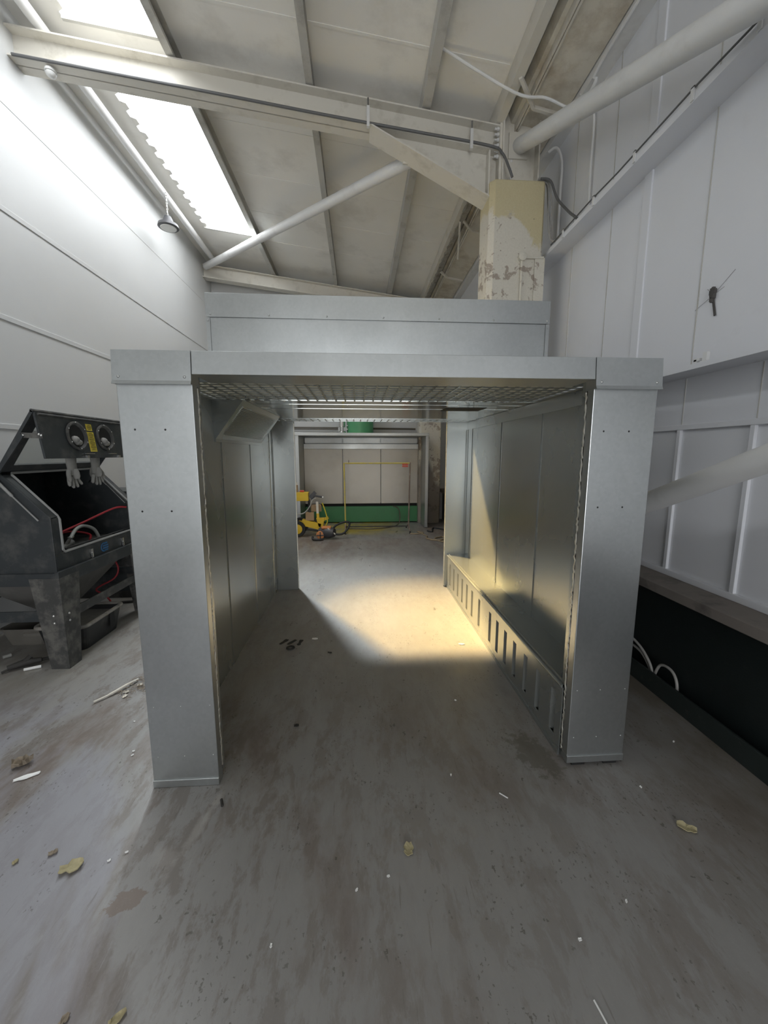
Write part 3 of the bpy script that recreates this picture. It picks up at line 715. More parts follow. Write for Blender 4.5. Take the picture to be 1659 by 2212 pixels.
# flange and legs
fl = MB().box(xb_,xf,ya-.028,ya,.645,.735).box(xb_,xf,yb_,yb_+.028,.645,.735).box(xf,xf+.028,ya-.028,yb_+.028,.645,.745).box(xb_-.028,xb_,ya-.028,yb_+.028,.645,.735)
fl.build('base_frame', BM, cb, bevel=.003)
def leg(cx, cy, sx, sy):
    mb = MB(); wt, wb2, th = .21, .13, .012
    # plate facing along y and plate facing along x, tapering towards the floor
    def taper(cx0, dirx, o=0):
        return [(cx0+dirx*o,.0),(cx0+dirx*wb2,.0),(cx0+dirx*wt,.70),(cx0+dirx*o,.70)]
    mb.prism(taper(cx,-sx),'y',*sorted((cy,cy+sy*-th)))
    mb.prism(taper(cy,-sy,th),'x',*sorted((cx,cx-sx*th)))
    return mb
for sx,cx in ((1,xf+.03),(-1,xb_-.03)):
    for sy,cy in ((-1,ya-.03),(1,yb_+.03)):
        l = leg(cx,cy,sx,sy).build('leg', M['black_dusty'] if sx>0 else BM, cb)
        pieces('bolt', M['chrome'], l, [(cx-sx*.07,cy,z) for z in (.36,.415)], .009, 'y', sy)
        pieces('bolt', M['chrome'], l, [(cx,cy-sy*.06,z) for z in (.36,.415)], .009, 'x', sx)
MB().box(xf+.005,xf+.017,ya+.05,yb_-.05,.36,.43).build('cross_rail', M['black_dusty'], cb)
MB().box(xb_,xf,ya-.018,ya-.006,.37,.45).build('cross_rail', BM, cb)
MB().box(xb_,xf,yb_+.006,yb_+.018,.40,.47).build('cross_rail', BM, cb)
MB().box(xb_-.01,xb_+.002,ya,yb_,.40,.47).build('cross_rail', BM, cb)
hp = MB(); cx,cy=-2.62,3.48
T=[(xb_+.02,ya+.02,.72),(xf-.02,ya+.02,.72),(xf-.02,yb_-.02,.72),(xb_+.02,yb_-.02,.72)]
Bt=[(cx-.09,cy-.09,.28),(cx+.09,cy-.09,.28),(cx+.09,cy+.09,.28),(cx-.09,cy+.09,.28)]
hp.add(T+Bt,[(0,1,5,4),(1,2,6,5),(2,3,7,6),(3,0,4,7),(4,5,6,7)])
hp.build('hopper', M['grey_dusty'], cb)
B(-2.44,-2.36,3.50,3.64,.575,.60).build('warning_plate', M['card_light'], cb, 'small pale plate on the hopper').rotation_euler = (0,R(-45),0)
MB().tube(smooth_path([(-2.30,3.24,.64),(-2.28,3.22,.56),(-2.31,3.28,.50),(-2.36,3.36,.52)]),.007,6).build('drain_pipe', M['black_cable'], cb)
# raised lid: window panel from the hinge, glove panel hanging from the crown
ld = MB()
hin = Vector((-2.50,0,1.475)); cr = Vector((-2.225,0,1.885)); lo = Vector((-2.185,0,1.565))
def plank(mb, a, b, th, y0, y1):
    dd=(b-a).normalized(); nn=Vector((-dd.z,0,dd.x))*th
    q=[a,b,b+nn,a+nn]
    mb.prism([(p.x,p.z) for p in q],'y',y0,y1)
ld1 = MB(); plank(ld1,hin,cr,.02,ya-.01,ya+.085); plank(ld1,hin,cr,.02,yb_-.085,yb_+.01)
plank(ld1,hin,hin+(cr-hin)*.10,.02,ya+.085,yb_-.085); plank(ld1,hin+(cr-hin)*.88,cr,.02,ya+.085,yb_-.085)
dw = ld1.build('lid', BM, cb, 'raised lid with glove panel')
wp = MB(); plank(wp,hin+(cr-hin)*.10,hin+(cr-hin)*.88,.005,ya+.085,yb_-.085); wp.build('window_pane', M['glass'], dw, 'clear viewing window of the lid')
gpn = MB(); plank(gpn,cr,lo,-.014,ya,yb_-.05)
gpo = gpn.build('glove_panel', BM, cb, 'lid front panel with two glove ports', bevel=.002)
MB().tube([(-2.235,ya-.01,1.893),(-2.235,yb_-.02,1.893)],.012,8).tube([(-2.216,ya+.02,1.872),(-2.216,yb_-.03,1.872)],.008,8).build('crown_bar', M['black_dusty'], dw)
pdir=(lo-cr).normalized(); pn_=Vector((-pdir.z,0,pdir.x)); 
if pn_.x<0: pn_=-pn_
def onp(y, z, off=.0):
    t=(z-cr.z)/(lo.z-cr.z); p=cr+(lo-cr)*t
    return Vector((p.x,y,p.z))+pn_*off
for yc in (3.31,3.66):
    rg=MB(); zc=1.735; nseg=28
    rings=[(.108,.001),(.112,.018),(.098,.020),(.088,.012),(.084,.004),(.03,.002)]
    vs=[];fs=[]
    for r_,of in rings:
        for k in range(nseg):
            a=2*math.pi*k/nseg; vs.append(onp(yc+r_*math.cos(a),zc+r_*math.sin(a),of))
    for i in range(4):
        for k in range(nseg): fs.append((i*nseg+k,i*nseg+(k+1)%nseg,(i+1)*nseg+(k+1)%nseg,(i+1)*nseg+k))
    rg.add(vs,fs,True)
    rg.build('glove_port', M['black_dusty'], gpo)
    bo0=None
    for k in range(6):
        a=math.pi*(k+.5)/3; MB().sphere(onp(yc+.102*math.cos(a),zc+.102*math.sin(a),.02),.0055,6).build('bolt', M['chrome'], gpo)
    hole=MB(); vs=[onp(yc+.085*math.cos(2*math.pi*k/24),zc+.085*math.sin(2*math.pi*k/24),.003) for k in range(24)]
    hole.add(vs,[tuple(range(24))]); hole.build('port_opening', M['dark'], gpo)
    cuff=MB()
    for k in range(3):
        a=R(200+40*k); c=onp(yc+.035*math.cos(a),zc-.02+.03*math.sin(a),.006)
        cuff.sphere(c,.034-.004*k,10,.9)
    cuff.build('glove_cuff', M['glove'], gpo)
for (z0,z1,w) in ((1.785,1.838,.036),(1.615,1.775,.042)):
    a,b=3.485-w,3.485+w*.95
    st=MB().add([onp(a,z0,.002),onp(b,z0,.002),onp(b,z1,.002),onp(a,z1,.002),onp(a,z0,-.001),onp(b,z0,-.001),onp(b,z1,-.001),onp(a,z1,-.001)],[(0,1,2,3),(7,6,5,4),(0,4,5,1),(2,6,7,3),(1,5,6,2),(0,3,7,4)])
    k0=len(st.f); k=0; z=z1-.012
    while z>z0+.008:
        m_=w*.75*(1 if k%4 else .6)
        st.add([onp(3.485-m_,z,.0032),onp(3.485+m_,z,.0032),onp(3.485+m_,z+.0035,.0032),onp(3.485-m_,z+.0035,.0032)],[(0,1,2,3)]); z-=.008; k+=1
    st.second(k0).build('warning_label', [M['label_yellow'],M['ink']], gpo, 'yellow printed sticker')
for y0,y1 in ((3.36,3.47),(3.66,3.77)):
    B(-2.186,-2.176,y0,y1,1.596,1.602).build('catch_strip', M['chrome'], gpo)
for y in (3.36,3.78):
    MB().box(-2.185,-2.165,y,y+.025,1.566,1.585).build('catch_plate', M['chrome'], gpo)
# stay arms
for ys,y in ((-1,ya-.02),(1,yb_-.03)):
    ar=MB().bar((-2.17,y,1.72),(-2.31,y,1.725),.008,.035)
    ao=ar.build('bracket', M['black_dusty'], dw)
    pieces('bolt', M['chrome'], ao, [(x,y-.004,z) for x,z in ((-2.18,1.722),(-2.195,1.73),(-2.30,1.722))], .008)
    MB().bar((-2.30,y-.006,1.725),(-2.60,y-.006,1.33),.012,.024).build('stay_arm', BM, cb)
    MB().tube([(-2.27,y-.004,1.125),(-2.42,y-.004,1.30),(-2.425,y-.004,1.306),(-2.52,y-.004,1.42)],[.005,.005,.010,.010],8).build('gas_strut', M['rubber'], cb)
# gloves
def glove(yc, x, flip, z0=1.57):
    mb=MB()
    P=lambda dy,dz,dx=0:(x+dx,yc+flip*dy,z0+dz)
    mb.tube(smooth_path([P(0,0),P(.0,-.05),P(.004,-.10),P(.006,-.14)],4),[.052-.001*i if i<7 else .046 for i in range(13)],14,flat=.55)
    mb.tube([P(.004,-.09),P(.006,-.12),P(.008,-.15),P(.01,-.17)],[.040,.050,.052,.044],14,flat=.5)
    for dy,ln,sp in ((-.042,.070,-.016),(-.015,.088,-.004),(.014,.085,.012),(.040,.066,.034)):
        pts=[P(dy,-.155),P(dy+sp*.5,-.155-ln*.5,.004),P(dy+sp,-.155-ln*.85,.010),P(dy+sp*1.1,-.155-ln,.014)]
        mb.tube(pts,[.0150,.0140,.0125,.007],10)
    mb.tube([P(-.035,-.105),P(-.058,-.14,.012),P(-.062,-.175,.02),P(-.060,-.19,.022)],[.018,.016,.014,.007],10)
    return mb.build('glove', M['glove'], dw)
glove(3.325,-2.275,1); glove(3.64,-2.29,-1)
# latches and print on the front rail
for y in (3.33,3.765):
    mb=MB().box(xf,xf+.014,y-.012,y+.012,.79,.825).box(xf+.004,xf+.018,y-.006,y+.006,.755,.80)
    mb.tube(smooth_path([(xf+.012,y,.76),(xf+.014,y,.735),(xf+.02,y+.008,.722),(xf+.018,y+.016,.735)]),.003,6)
    mb.build('toggle_latch', M['chrome'], cb)
lg=MB(); xc=xf+.002
def arc(mb, yc, zc, r, w, a0, a1, n=20):
    vs=[];fs=[]
    for k in range(n+1):
        a=R(a0+(a1-a0)*k/n)
        for rr in (r,r-w): vs.append((xc,yc+rr*math.cos(a)*1.1,zc+rr*math.sin(a)))
    for k in range(n): fs.append((2*k,2*k+1,2*k+3,2*k+2))
    mb.add(vs,fs)
ly,lz=3.50,.80
arc(lg,ly,lz,.040,.012,70,290)
for dz,y0,y1 in ((.031,.0,.05),(.010,-.018,.06),(-.010,-.018,.06),(-.03,.0,.055)):
    lg.add([(xc,ly+y0,lz+dz-.0065),(xc,ly+y1,lz+dz-.0065),(xc,ly+y1,lz+dz+.0065),(xc,ly+y0,lz+dz+.0065)],[(0,1,2,3)])
lg.build('logo', M['blue_ink'], cb, 'blue rounded printed emblem')
# loose things in and under the cabinet
tag(MB().tube(smooth_path([(-2.23,3.93,1.09),(-2.3,3.85,1.09),(-2.42,3.6,1.0),(-2.5,3.35,.93),(-2.56,3.2,.87),(-2.62,3.22,.85),(-2.68,3.45,.88),(-2.62,3.7,.90),(-2.5,3.78,.86),(-2.42,3.66,.83)]),.009,8).build('air_hose', M['red_hose']),'red air hose looping inside the open black cabinet','hose')
gun=thing('blast_gun','dusty blast gun with grey hose lying inside the black cabinet','blast gun',(-2.4,3.42,.81))
MB().tube(smooth_path([(-2.40,3.40,.90),(-2.42,3.50,.955),(-2.42,3.60,.97),(-2.40,3.70,.92),(-2.38,3.73,.83)]),.014,10).build('hose', M['grey_hose'], gun)
MB().tube([(-2.42,3.24,.828),(-2.40,3.32,.84),(-2.39,3.40,.87)],[.014,.022,.026],10).tube([(-2.40,3.33,.85),(-2.38,3.36,.90)],.013,8).build('body', M['grey_dusty'], gun)
MB().tube([(-2.39+.022*math.cos(a*.5),3.39+.022*math.sin(a*.5),.91) for a in range(2,12)],.004,6).build('trigger_ring', M['chrome'], gun)
def tub(name,label,x0,x1,y0,y1,h,mat,rimmat,rim):
    t=thing(name,label,'tub' if 'tub' in name else 'crate',((x0+x1)/2,(y0+y1)/2,0))
    def ring(sx,z,ins=0,cr_=.05):
        xa,xb,ya2,yb2=x0+sx,x1-sx,y0+sx,y1-sx; pts=[]
        for (cx_,cy_,a0) in ((xb-cr_,yb2-cr_,0),(xa+cr_,yb2-cr_,90),(xa+cr_,ya2+cr_,180),(xb-cr_,ya2+cr_,270)):
            for k in range(5): a=R(a0+k*22.5); pts.append((cx_+cr_*math.cos(a),cy_+cr_*math.sin(a),z))
        return pts
    r=[ring(.035,0),ring(0,h),ring(.008,h),ring(.043,.01)]; mb=MB(); vs=sum(r,[]); n=20
    fs=[(i*n+k,i*n+(k+1)%n,(i+1)*n+(k+1)%n,(i+1)*n+k) for i in range(3) for k in range(n)]+[tuple(range(3*n,4*n)),tuple(range(n))[::-1]]
    mb.add(vs,fs); mb.build('shell',mat,t)
    MB().tube(ring(-.004,h),rim,8,True).build('rim',rimmat,t)
    return t,ring
tb_,rg=tub('storage_tub','black plastic tub with dusty rim under the black cabinet',-2.60,-2.215,3.17,3.70,.215,M['tub_black'],M['tub_rim'],.016)
mb=MB(); pts=rg(.02,.17); mb.add(pts+[(-2.4,3.35,.20)],[(k,(k+1)%20,20) for k in range(20)],True); mb.build('grit', M['sand'], tb_, 'heap of grey grit in the tub')
B(-2.218,-2.212,3.50,3.56,.06,.20).build('handle_recess', M['dark'], tb_)
tc_,rg=tub('plastic_crate','dusty clear plastic crate with handle behind the near cabinet leg',-2.99,-2.625,3.30,3.75,.15,M['dusty_plastic'],M['dusty_plastic'],.006)
B(-2.80,-2.66,3.30,3.325,.085,.12).build('handle', M['dusty_plastic'], tc_, bevel=.005)
db=thing('dust_collector','black metal cupboard standing behind the blast cabinet','cupboard',(-2.8,4.62,0))
B(-3.1,-2.40,4.42,4.92,.08,1.20).build('body', BM, db, bevel=.006)
B(-3.1,-2.40,4.44,4.90,0,.08).build('plinth', M['black_dusty'], db)
B(-2.98,-2.5,4.408,4.42,.2,1.1).build('door', BM, db, bevel=.004)
B(-2.60,-2.55,4.39,4.408,.6,.72).build('handle', M['chrome'], db)
tag(MB().tube(smooth_path([(-2.36,3.82,.66),(-2.32,3.86,.52),(-2.34,3.82,.42),(-2.45,3.72,.35),(-2.42,3.78,.27),(-2.38,3.8,.18),(-2.42,3.86,.015)]),.008,8).build('air_hose', M['red_hose']),'red hose hanging below the black cabinet towards the tub','hose')
tag(MB().bar((-2.6,4.25,.012),(-2.2,4.33,.012),.03,.02).build('steel_flat', M['dark_scrap']),'dark flat bar on the floor behind the far cabinet leg','bar')
sg=thing('spray_gun','small dusty spray gun lying on the floor before the black cabinet','spray gun',(-2.5,2.96,0))
MB().tube([(-2.60,2.90,.03),(-2.52,2.96,.04),(-2.44,3.01,.035)],[.018,.028,.018],10).tube([(-2.52,2.96,.05),(-2.5,2.99,.075)],.02,8).build('body', M['dark_scrap'], sg)
MB().tube([(-2.56,2.93,.03),(-2.62,2.87,.012)],.009,8).build('nozzle', M['dark_scrap'], sg)
MB().tube([(-2.46,3.0,.035),(-2.42,3.06,.02)],.013,8).build('handle', M['dark_scrap'], sg)
tag(MB().tube([(-2.49,2.905,.012),(-2.40,2.95,.012)],.011,10).build('marker_tube', M['white_paper']),'white tube on the floor beside the dusty spray gun','tube')
tag(MB().tube([(-2.80,3.10,.015),(-2.77,3.14,.015)],.014,8).build('bottle_cap', M['grey_hose']),'small pale cap on the floor near the plastic crate','cap')

# ------------------------------------------------------------------ loose bits on the floor
def flake(name,label,cat,x,y,l,w,rot,mat,curl=.012,seed=1,th=.004,group=None):
    rr=random.Random(seed); n=7; top=[];m_=4
    vs=[];fs=[]
    for i in range(n):
        u=i/(n-1)-.5
        hw=w/2*(1-.3*(2*abs(u))**4)*(.6+.65*rr.random())
        for j in range(m_):
            q=j/(m_-1)-.5
            zz=th+curl*(4*q*q)*(.6+.6*rr.random())+curl*.6*u*u*4*rr.random()
            vs.append((u*l+rr.uniform(-.004,.004)*l*8,q*2*hw,zz))
    nv=len(vs); vs+= [(a,b,max(0,c_-th)) for a,b,c_ in vs]
    for i in range(n-1):
        for j in range(m_-1):
            a=i*m_+j; fs.append((a,a+1,a+m_+1,a+m_)); fs.append((nv+a,nv+a+m_,nv+a+m_+1,nv+a+1))
    bd=[j for j in range(m_)]+[i*m_+m_-1 for i in range(1,n)]+[(n-1)*m_+j for j in range(m_-2,-1,-1)]+[i*m_ for i in range(n-2,0,-1)]
    for k in range(len(bd)):
        a,b=bd[k],bd[(k+1)%len(bd)]; fs.append((a,nv+a,nv+b,b))
    mb=MB().add(vs,fs); mb.xf(Matrix.Translation((x,y,0))@Matrix.Rotation(R(rot),4,'Z'))
    return tag(mb.build(name,mat),label,cat,group)
flake('bark_flake','curled grey flake on the floor left of the booth','flake',-1.75,1.96,.085,.05,35,M['bark'],.03,3)
flake('paper_strip','white paper strip lying on the floor left of the booth','paper strip',-1.665,1.875,.10,.028,28,M['white_paper'],.004,4,.003)
flake('bark_flake','ragged pale flake on the front left floor','flake',-1.13,1.40,.075,.05,25,M['tan_flake'],.010,5)
flake('bark_flake','small brown flake behind the ragged pale one','flake',-1.245,1.465,.03,.018,30,M['bark'],.006,6)
flake('bark_flake','tiny tan crumb at the left edge of the floor','flake',-1.365,1.437,.02,.014,60,M['tan_flake'],.006,7)
flake('insulation_scrap','tan scrap in the middle of the front floor','scrap',.19,1.388,.055,.034,80,M['tan_flake'],.008,8)
flake('insulation_scrap','tan scrap on the right front floor','scrap',1.394,1.40,.07,.042,-35,M['tan_flake'],.012,9)
flake('insulation_scrap','tan scrap near the bottom edge, left of centre','scrap',-.70,.955,.045,.02,45,M['tan_flake'],.008,10)
flake('insulation_scrap','narrow brown scrap at the bottom left edge','scrap',-.85,.96,.03,.016,70,M['bark'],.006,11)
flake('paper_scrap','small white rectangle on the floor inside the booth','paper',-.39,3.29,.05,.03,-8,M['white_paper'],.002,12,.002)
flake('paper_scrap','pale paper scrap on the sunlit floor by the bench','paper',.86,3.11,.05,.03,-8,M['card_light'],.002,13,.002)
flake('dark_chip','small dark chip on the floor inside the booth','chip',-.245,3.035,.035,.015,-20,M['dark_scrap'],.002,14,.004)
flake('dark_chip','dark chip on the shaded floor near the booth entrance','chip',-.38,2.17,.028,.018,10,M['dark_scrap'],.002,15,.005)
for k,(x,y,r_) in enumerate(((-.65,3.25,60),(-.58,3.24,55),(-.51,3.23,80))):
    flake('dark_strip',['leftmost of three dark strips on the booth floor','middle one of three dark strips on the booth floor','rightmost of three dark strips on the booth floor'][k],'strip',x,y,.10,.035,r_,M['dark_scrap'],.001,16+k,.002,'dark strips on the booth floor')
tag(MB().lathe([(.018,.001),(.018,.007),(.034,.008),(.036,.001)],(-.575,3.135,0),20,cap=False).build('washer', M['dark_scrap']),'dark round washer on the floor inside the booth','washer')
tag(MB().tube([(-.65,1.675,.007),(-.635,1.64,.007)],.006,8).build('wall_plug', M['dark_scrap']),'dark little plug on the floor before the left pillar','plug')
tag(MB().tube([(.655,1.63,.003),(.685,1.60,.003)],.0028,6).build('matchstick', M['white_paper']),'thin white stick on the floor before the right pillar','stick')
tag(MB().tube([(.68,.905,.003),(.69,.84,.003)],.0028,6).build('matchstick', M['white_paper']),'thin white stick at the bottom right of the floor','stick')
tag(MB().tube(smooth_path([(-1.72,2.47,.012),(-1.66,2.55,.014),(-1.60,2.66,.02),(-1.575,2.72,.012)]),[.006]*6+[.009]*6+[.007]*7,8).build('peeled_strip', M['card_light']),'long white peeled strip on the floor left of the booth pillar','strip')
cr_i=0
mb=MB()
for k in range(34):
    a=rnd.random()*6.28; r_=.10*math.sqrt(rnd.random()); x,y=-1.55+r_*math.cos(a)*1.0,2.62+r_*math.sin(a)*1.3
    b_=rnd.random()*6.28; l=.02+rnd.random()*.05
    mb.tube([(x,y,.005),(x+l*.5*math.cos(b_)+.005,y+l*.5*math.sin(b_),.016),(x+l*math.cos(b_+.6),y+l*math.sin(b_+.6),.005)],.002,4)
o=tag(mb.build('wood_shavings', M['bark']),'tangle of brown shavings beside the left booth pillar','debris'); o['kind']='stuff'
for k,(x,y) in enumerate(((-1.58,2.58),(-1.53,2.66),(-1.56,2.53),(-1.60,2.68))):
    flake('pale_chip',['pale chip among the shavings, nearest the white strip','pale chip among the shavings, nearest the pillar','frontmost pale chip of the shavings heap','rearmost pale chip of the shavings heap'][k],'chip',x,y,.035,.022,40*k,M['card_light'],.006,30+k,.004,'pale chips in the shavings')
CR=[(-1.36,2.27),(-1.22,1.99),(-1.23,2.02),(-.02,1.25),(.10,1.29),(.95,1.15),(.72,1.05),(1.35,1.62),(.45,1.75),(-1.0,1.42),(-.95,1.45),(.62,2.35),(1.75,1.9),(1.65,2.2),(-.3,1.1)]
NM=['left of the booth by the pillar foot','beside the pillar foot, left','close to the left pillar edge','front middle, just left of centre','front middle, beside the tan scrap','right front, largest bare area','bottom right area','beyond the right tan scrap','before the booth entrance','behind the ragged pale flake','right of the ragged pale flake','on the booth floor near the bench','by the right kerb, nearer','by the right kerb, farther','bottom middle']
for (x,y),nm in zip(CR,NM):
    flake('white_crumb','tiny white crumb on the floor '+nm,'crumb',x,y,.012,.008,rnd.random()*180,M['white_paper'],.003,int(rnd.random()*99),.003,'white crumbs on the floor')

# hoses behind the kerb
for k,pts in enumerate(([(2.02,2.95,.02),(2.015,2.80,.24),(2.02,2.60,.235),(2.015,2.45,.15),(2.02,2.40,.02)],[(2.035,2.9,.03),(2.03,2.75,.17),(2.03,2.58,.185),(2.03,2.47,.11),(2.03,2.44,.01)],[(2.02,2.42,.05),(2.02,2.37,.185),(2.025,2.28,.20),(2.02,2.22,.14),(2.02,2.215,.01)])):
    tag(MB().tube(smooth_path(pts),.009,8).build('looped_hose', M['white_hose']),['tallest off-white hose loop behind the right pillar kerb','lower off-white hose loop tucked behind the tallest one','off-white hose loop farthest right along the kerb'][k],'hose','white hoses behind the kerb')

# ------------------------------------------------------------------ far spray booth
sb=thing('spray_booth','older galvanised spray booth with green tank at the far wall','spray booth',(.1,8.9,0))
GO=M['galv_old']
for x0,x1 in ((-1.30,-1.225),(1.425,1.49)): B(x0,x1,8.40,9.5,.01,2.02).build('side_panel', GO, sb, bevel=.004)
B(-1.30,1.49,8.38,9.5,1.965,2.025).build('roof_panel', GO, sb, bevel=.004)
B(-1.225,1.425,9.42,9.46,.4,1.965).build('rear_wall', GO, sb)
for a,b in ((-1.222,-.357),(-.347,.512),(.522,1.42)):
    B(a,b,9.15,9.165,.45,1.70).build('baffle_panel', M['baffle'], sb, bevel=.003)
    B(a+.01,b-.01,9.26,9.27,1.835,1.95).build('upper_baffle', GO, sb)
B(-1.222,1.422,9.12,9.18,1.70,1.815).build('header_panel', GO, sb, bevel=.004)
B(-1.222,1.422,9.13,9.45,.02,.385).build('water_tank', M['green'], sb, 'dark green tank along the bottom', bevel=.006)
B(-1.222,1.422,9.20,9.45,.385,.44).build('gap', M['dark'], sb)
MB().lathe([(.295,0),(.295,.75)],(.05,9.1,2.025),32).build('fan_drum', M['green_light'], sb, 'green fan drum on the roof')
mt=MB().lathe([(.075,0),(.085,.02),(.085,.05),(.06,.06),(.06,.16),(.07,.17),(.07,.3)],(-.35,9.0,2.025),18).build('motor', M['chrome'], sb)
for k in range(8):
    B(-.35+.075*math.cos(k*.785)-.01,-.35+.075*math.cos(k*.785)+.01,9.0+.075*math.sin(k*.785)-.01,9.0+.075*math.sin(k*.785)+.01,2.09,2.17).build('fin', GO, mt)
for a_ in ((-.47,-.43,8.96,9.0,2.18,2.2),(-.27,-.22,8.96,9.0,2.12,2.14),(-.27,-.22,8.96,9.0,2.2,2.22)): B(*a_).build('bracket', GO, mt)
for k,(z,r,x0,x1,lb) in enumerate(((2.20,.018,-1.9,-.42,'upper dark pipe on the far wall left of the green drum'),(2.165,.012,-1.9,-.42,'lower thin pipe on the far wall left of the green drum'),(2.18,.022,.36,1.36,'dark pipe on the far wall right of the green drum'))):
    tag(MB().tube([(x0,9.5,z),(x1,9.5,z-.01)],r,8).build('wall_pipe', M['dark_pipe']),lb,'pipe','pipes on the far wall')

# hanging rail
hr=thing('hanging_rail','tall narrow metal hanging rail in front of the far spray booth','hanging rail',(.38,8.05,0))
MB().tube([(-.285,8.05,1.415),(-.27,8.05,.06)],.015,8).build('upright', M['yellow_pipe'], hr, 'yellow oversprayed upright')
MB().tube([(1.05,8.05,1.42),(1.03,8.05,.06)],.015,8).build('upright', M['rust'], hr)
MB().tube([(-.285,8.05,1.405),(1.05,8.05,1.405)],.014,8).build('top_bar', M['yellow_pipe'], hr)
MB().tube([(-.28,8.05,.11),(1.03,8.05,.11)],.012,8).build('lower_bar', M['black_cable'], hr)
MB().tube([(-.19,8.05,1.40),(-.19,8.05,1.47)],.008,6).build('stop_pin', M['rust'], hr)
for x in (-.27,1.03):
    f=MB().tube(smooth_path([(x,7.80,.05),(x,7.9,.10),(x,8.05,.16),(x,8.2,.10),(x,8.42,.05)]),.013,8).build('foot', M['rust'], hr)
    for y in (7.80,8.42): MB().lathe([(.025,-.014),(.028,0),(.025,.014)],(x,y,.028),12,'x').build('caster', M['black_rubber'], f)
rb=thing('red_hook_bundle','red bundle of hooks hanging on the right end of the rail','hooks',(.95,8.05,1.32))
s=MB()
for k in range(6): s.tube([(.90+k*.02,8.03,1.40),(.90+k*.02,8.03,1.335)],.006,6)
s.box(.89,1.01,8.025,8.04,1.33,1.345).box(.89,1.01,8.025,8.04,1.375,1.385)
s.build('hooks', M['red_plastic'], rb)

# powder coating unit
pu=thing('powder_unit','yellow wheeled powder coating unit with control box at far left','powder coating unit',(-.95,7.75,0))
B(-1.30,-.955,7.60,7.78,.70,.865).build('control_box', M['yellow'], pu, bevel=.008)
MB().bar((-1.10,7.68,.285),(-.74,7.68,.19),.12,.12).build('base_beam', M['yellow'], pu)
for y in (7.60,8.05):
    wv=MB().lathe([(.09,-.02),(.15,-.025),(.16,0),(.15,.025),(.09,.02)],(-1.18,y,.16),24,'y').build('wheel', M['black_rubber'], pu)
    MB().lathe([(.095,-.03),(.02,-.035)],(-1.18,y,.16),20,'y').build('hub', M['yellow'], wv)
MB().tube([(-1.05,7.68,.14),(-.78,7.68,.10)],.02,8).tube([(-1.05,7.68,.14),(-1.18,7.7,.16)],.02,8).build('frame', M['black_metal'], pu)
MB().tube([(-.97,7.72,.30),(-.97,7.80,.72)],.02,8).tube([(-.97,7.70,.52),(-.70,7.70,.06)],.018,8).build('frame', M['black_metal'], pu)
MB().bar((-.80,7.68,.68),(-.79,7.68,.33),.045,.045,(0,1,0)).build('mast', M['card_light'], pu, 'pale upright mast')
MB().bar((-.79,7.67,.45),(-.785,7.67,.30),.05,.05,(0,1,0)).prism([(-.82,.36),(-.66,.36),(-.70,.16),(-.78,.20)],'y',7.62,7.74).build('powder_hopper', M['yellow'], pu, bevel=.004)
MB().bar((-.70,7.66,.32),(-.59,7.66,.37),.04,.05).build('lever', M['yellow'], pu)
gn=MB().bar((-.93,7.68,.76),(-.83,7.68,.86),.07,.07).build('gun_holder', M['dark_plastic'], pu)
MB().tube([(-.86,7.66,.80),(-.70,7.66,.77)],.018,8).tube([(-.84,7.66,.80),(-.90,7.66,.72)],.016,8).build('gun', M['dark_plastic'], pu)
MB().tube([(-.72,7.66,.775),(-.68,7.66,.76)],.016,8).build('gun_tip', M['white_paper'], pu)
MB().tube(smooth_path([(-.70,7.64,.66),(-.66,7.64,.55),(-.62,7.64,.40),(-.61,7.64,.28),(-.66,7.64,.18),(-.70,7.64,.14)]),.012,8).build('powder_hose', M['yellow_hose'], pu)
MB().tube(smooth_path([(-1.25,7.6,.52),(-1.15,7.6,.45),(-1.03,7.6,.48),(-.93,7.6,.60),(-.88,7.62,.72),(-.82,7.64,.74)]),.012,8).build('cable', M['grey_hose'], pu)
tag(B(-1.03,-.87,7.63,7.80,.315,.47).build('cardboard_box', M['cardboard'], bevel=.004),'brown cardboard box on the yellow powder unit, nearer the wheel','box','cardboard boxes on the unit').rotation_euler=(0,0,R(6))
tag(B(-.94,-.74,7.74,7.90,.475,.60).build('cardboard_box', M['cardboard'], bevel=.004),'brown cardboard box behind the pale mast of the powder unit','box','cardboard boxes on the unit').rotation_euler=(0,0,R(12))
rc=thing('sticker_roll','brown paper roll standing on the yellow control box','roll',(-1.19,7.68,.865))
MB().lathe([(.035,0),(.035,.14)],(-1.19,7.66,.865),14).build('tube', M['cardboard'], rc)
MB().tube([(-1.19,7.66,.99),(-1.17,7.66,1.06)],.008,6).tube([(-1.2,7.66,.99),(-1.16,7.66,1.02)],.006,6).build('twig', M['card_light'], rc)
tag(MB().tube([(-1.12,7.66,.885),(-1.04,7.66,.885)],.018,10).build('red_connector', M['red_plastic']),'small red fitting lying on the yellow control box','fitting')
# vacuum cleaner
vc=thing('vacuum_cleaner','small dark and orange vacuum cleaner beside the powder unit','vacuum cleaner',(-.62,7.42,0))
MB().lathe([(.02,-.16),(.085,-.15),(.11,-.06),(.11,.06),(.08,.15),(.02,.16)],(0,0,0),20,'x').xf(Matrix.Translation((-.60,7.42,.125))@Matrix.Rotation(R(-20),4,'Z')).build('body', M['dark_plastic'], vc)
for y in (7.36,):
    wv=MB().lathe([(.075,.03),(.08,0),(.07,-.03),(.03,-.035)],(-.72,7.36,.085),20,'y').build('wheel', M['orange'], vc)
    MB().box(-.79,-.65,7.318,7.326,.075,.095).box(-.73,-.71,7.318,7.326,.02,.15).build('spokes', M['dark_plastic'], wv)
MB().box(-.70,-.52,7.34,7.46,.20,.245).build('handle', M['orange'], vc, bevel=.015)
MB().bar((-.58,7.33,.22),(-.44,7.33,.10),.015,.02).build('trim_stripe', M['card_light'], vc)
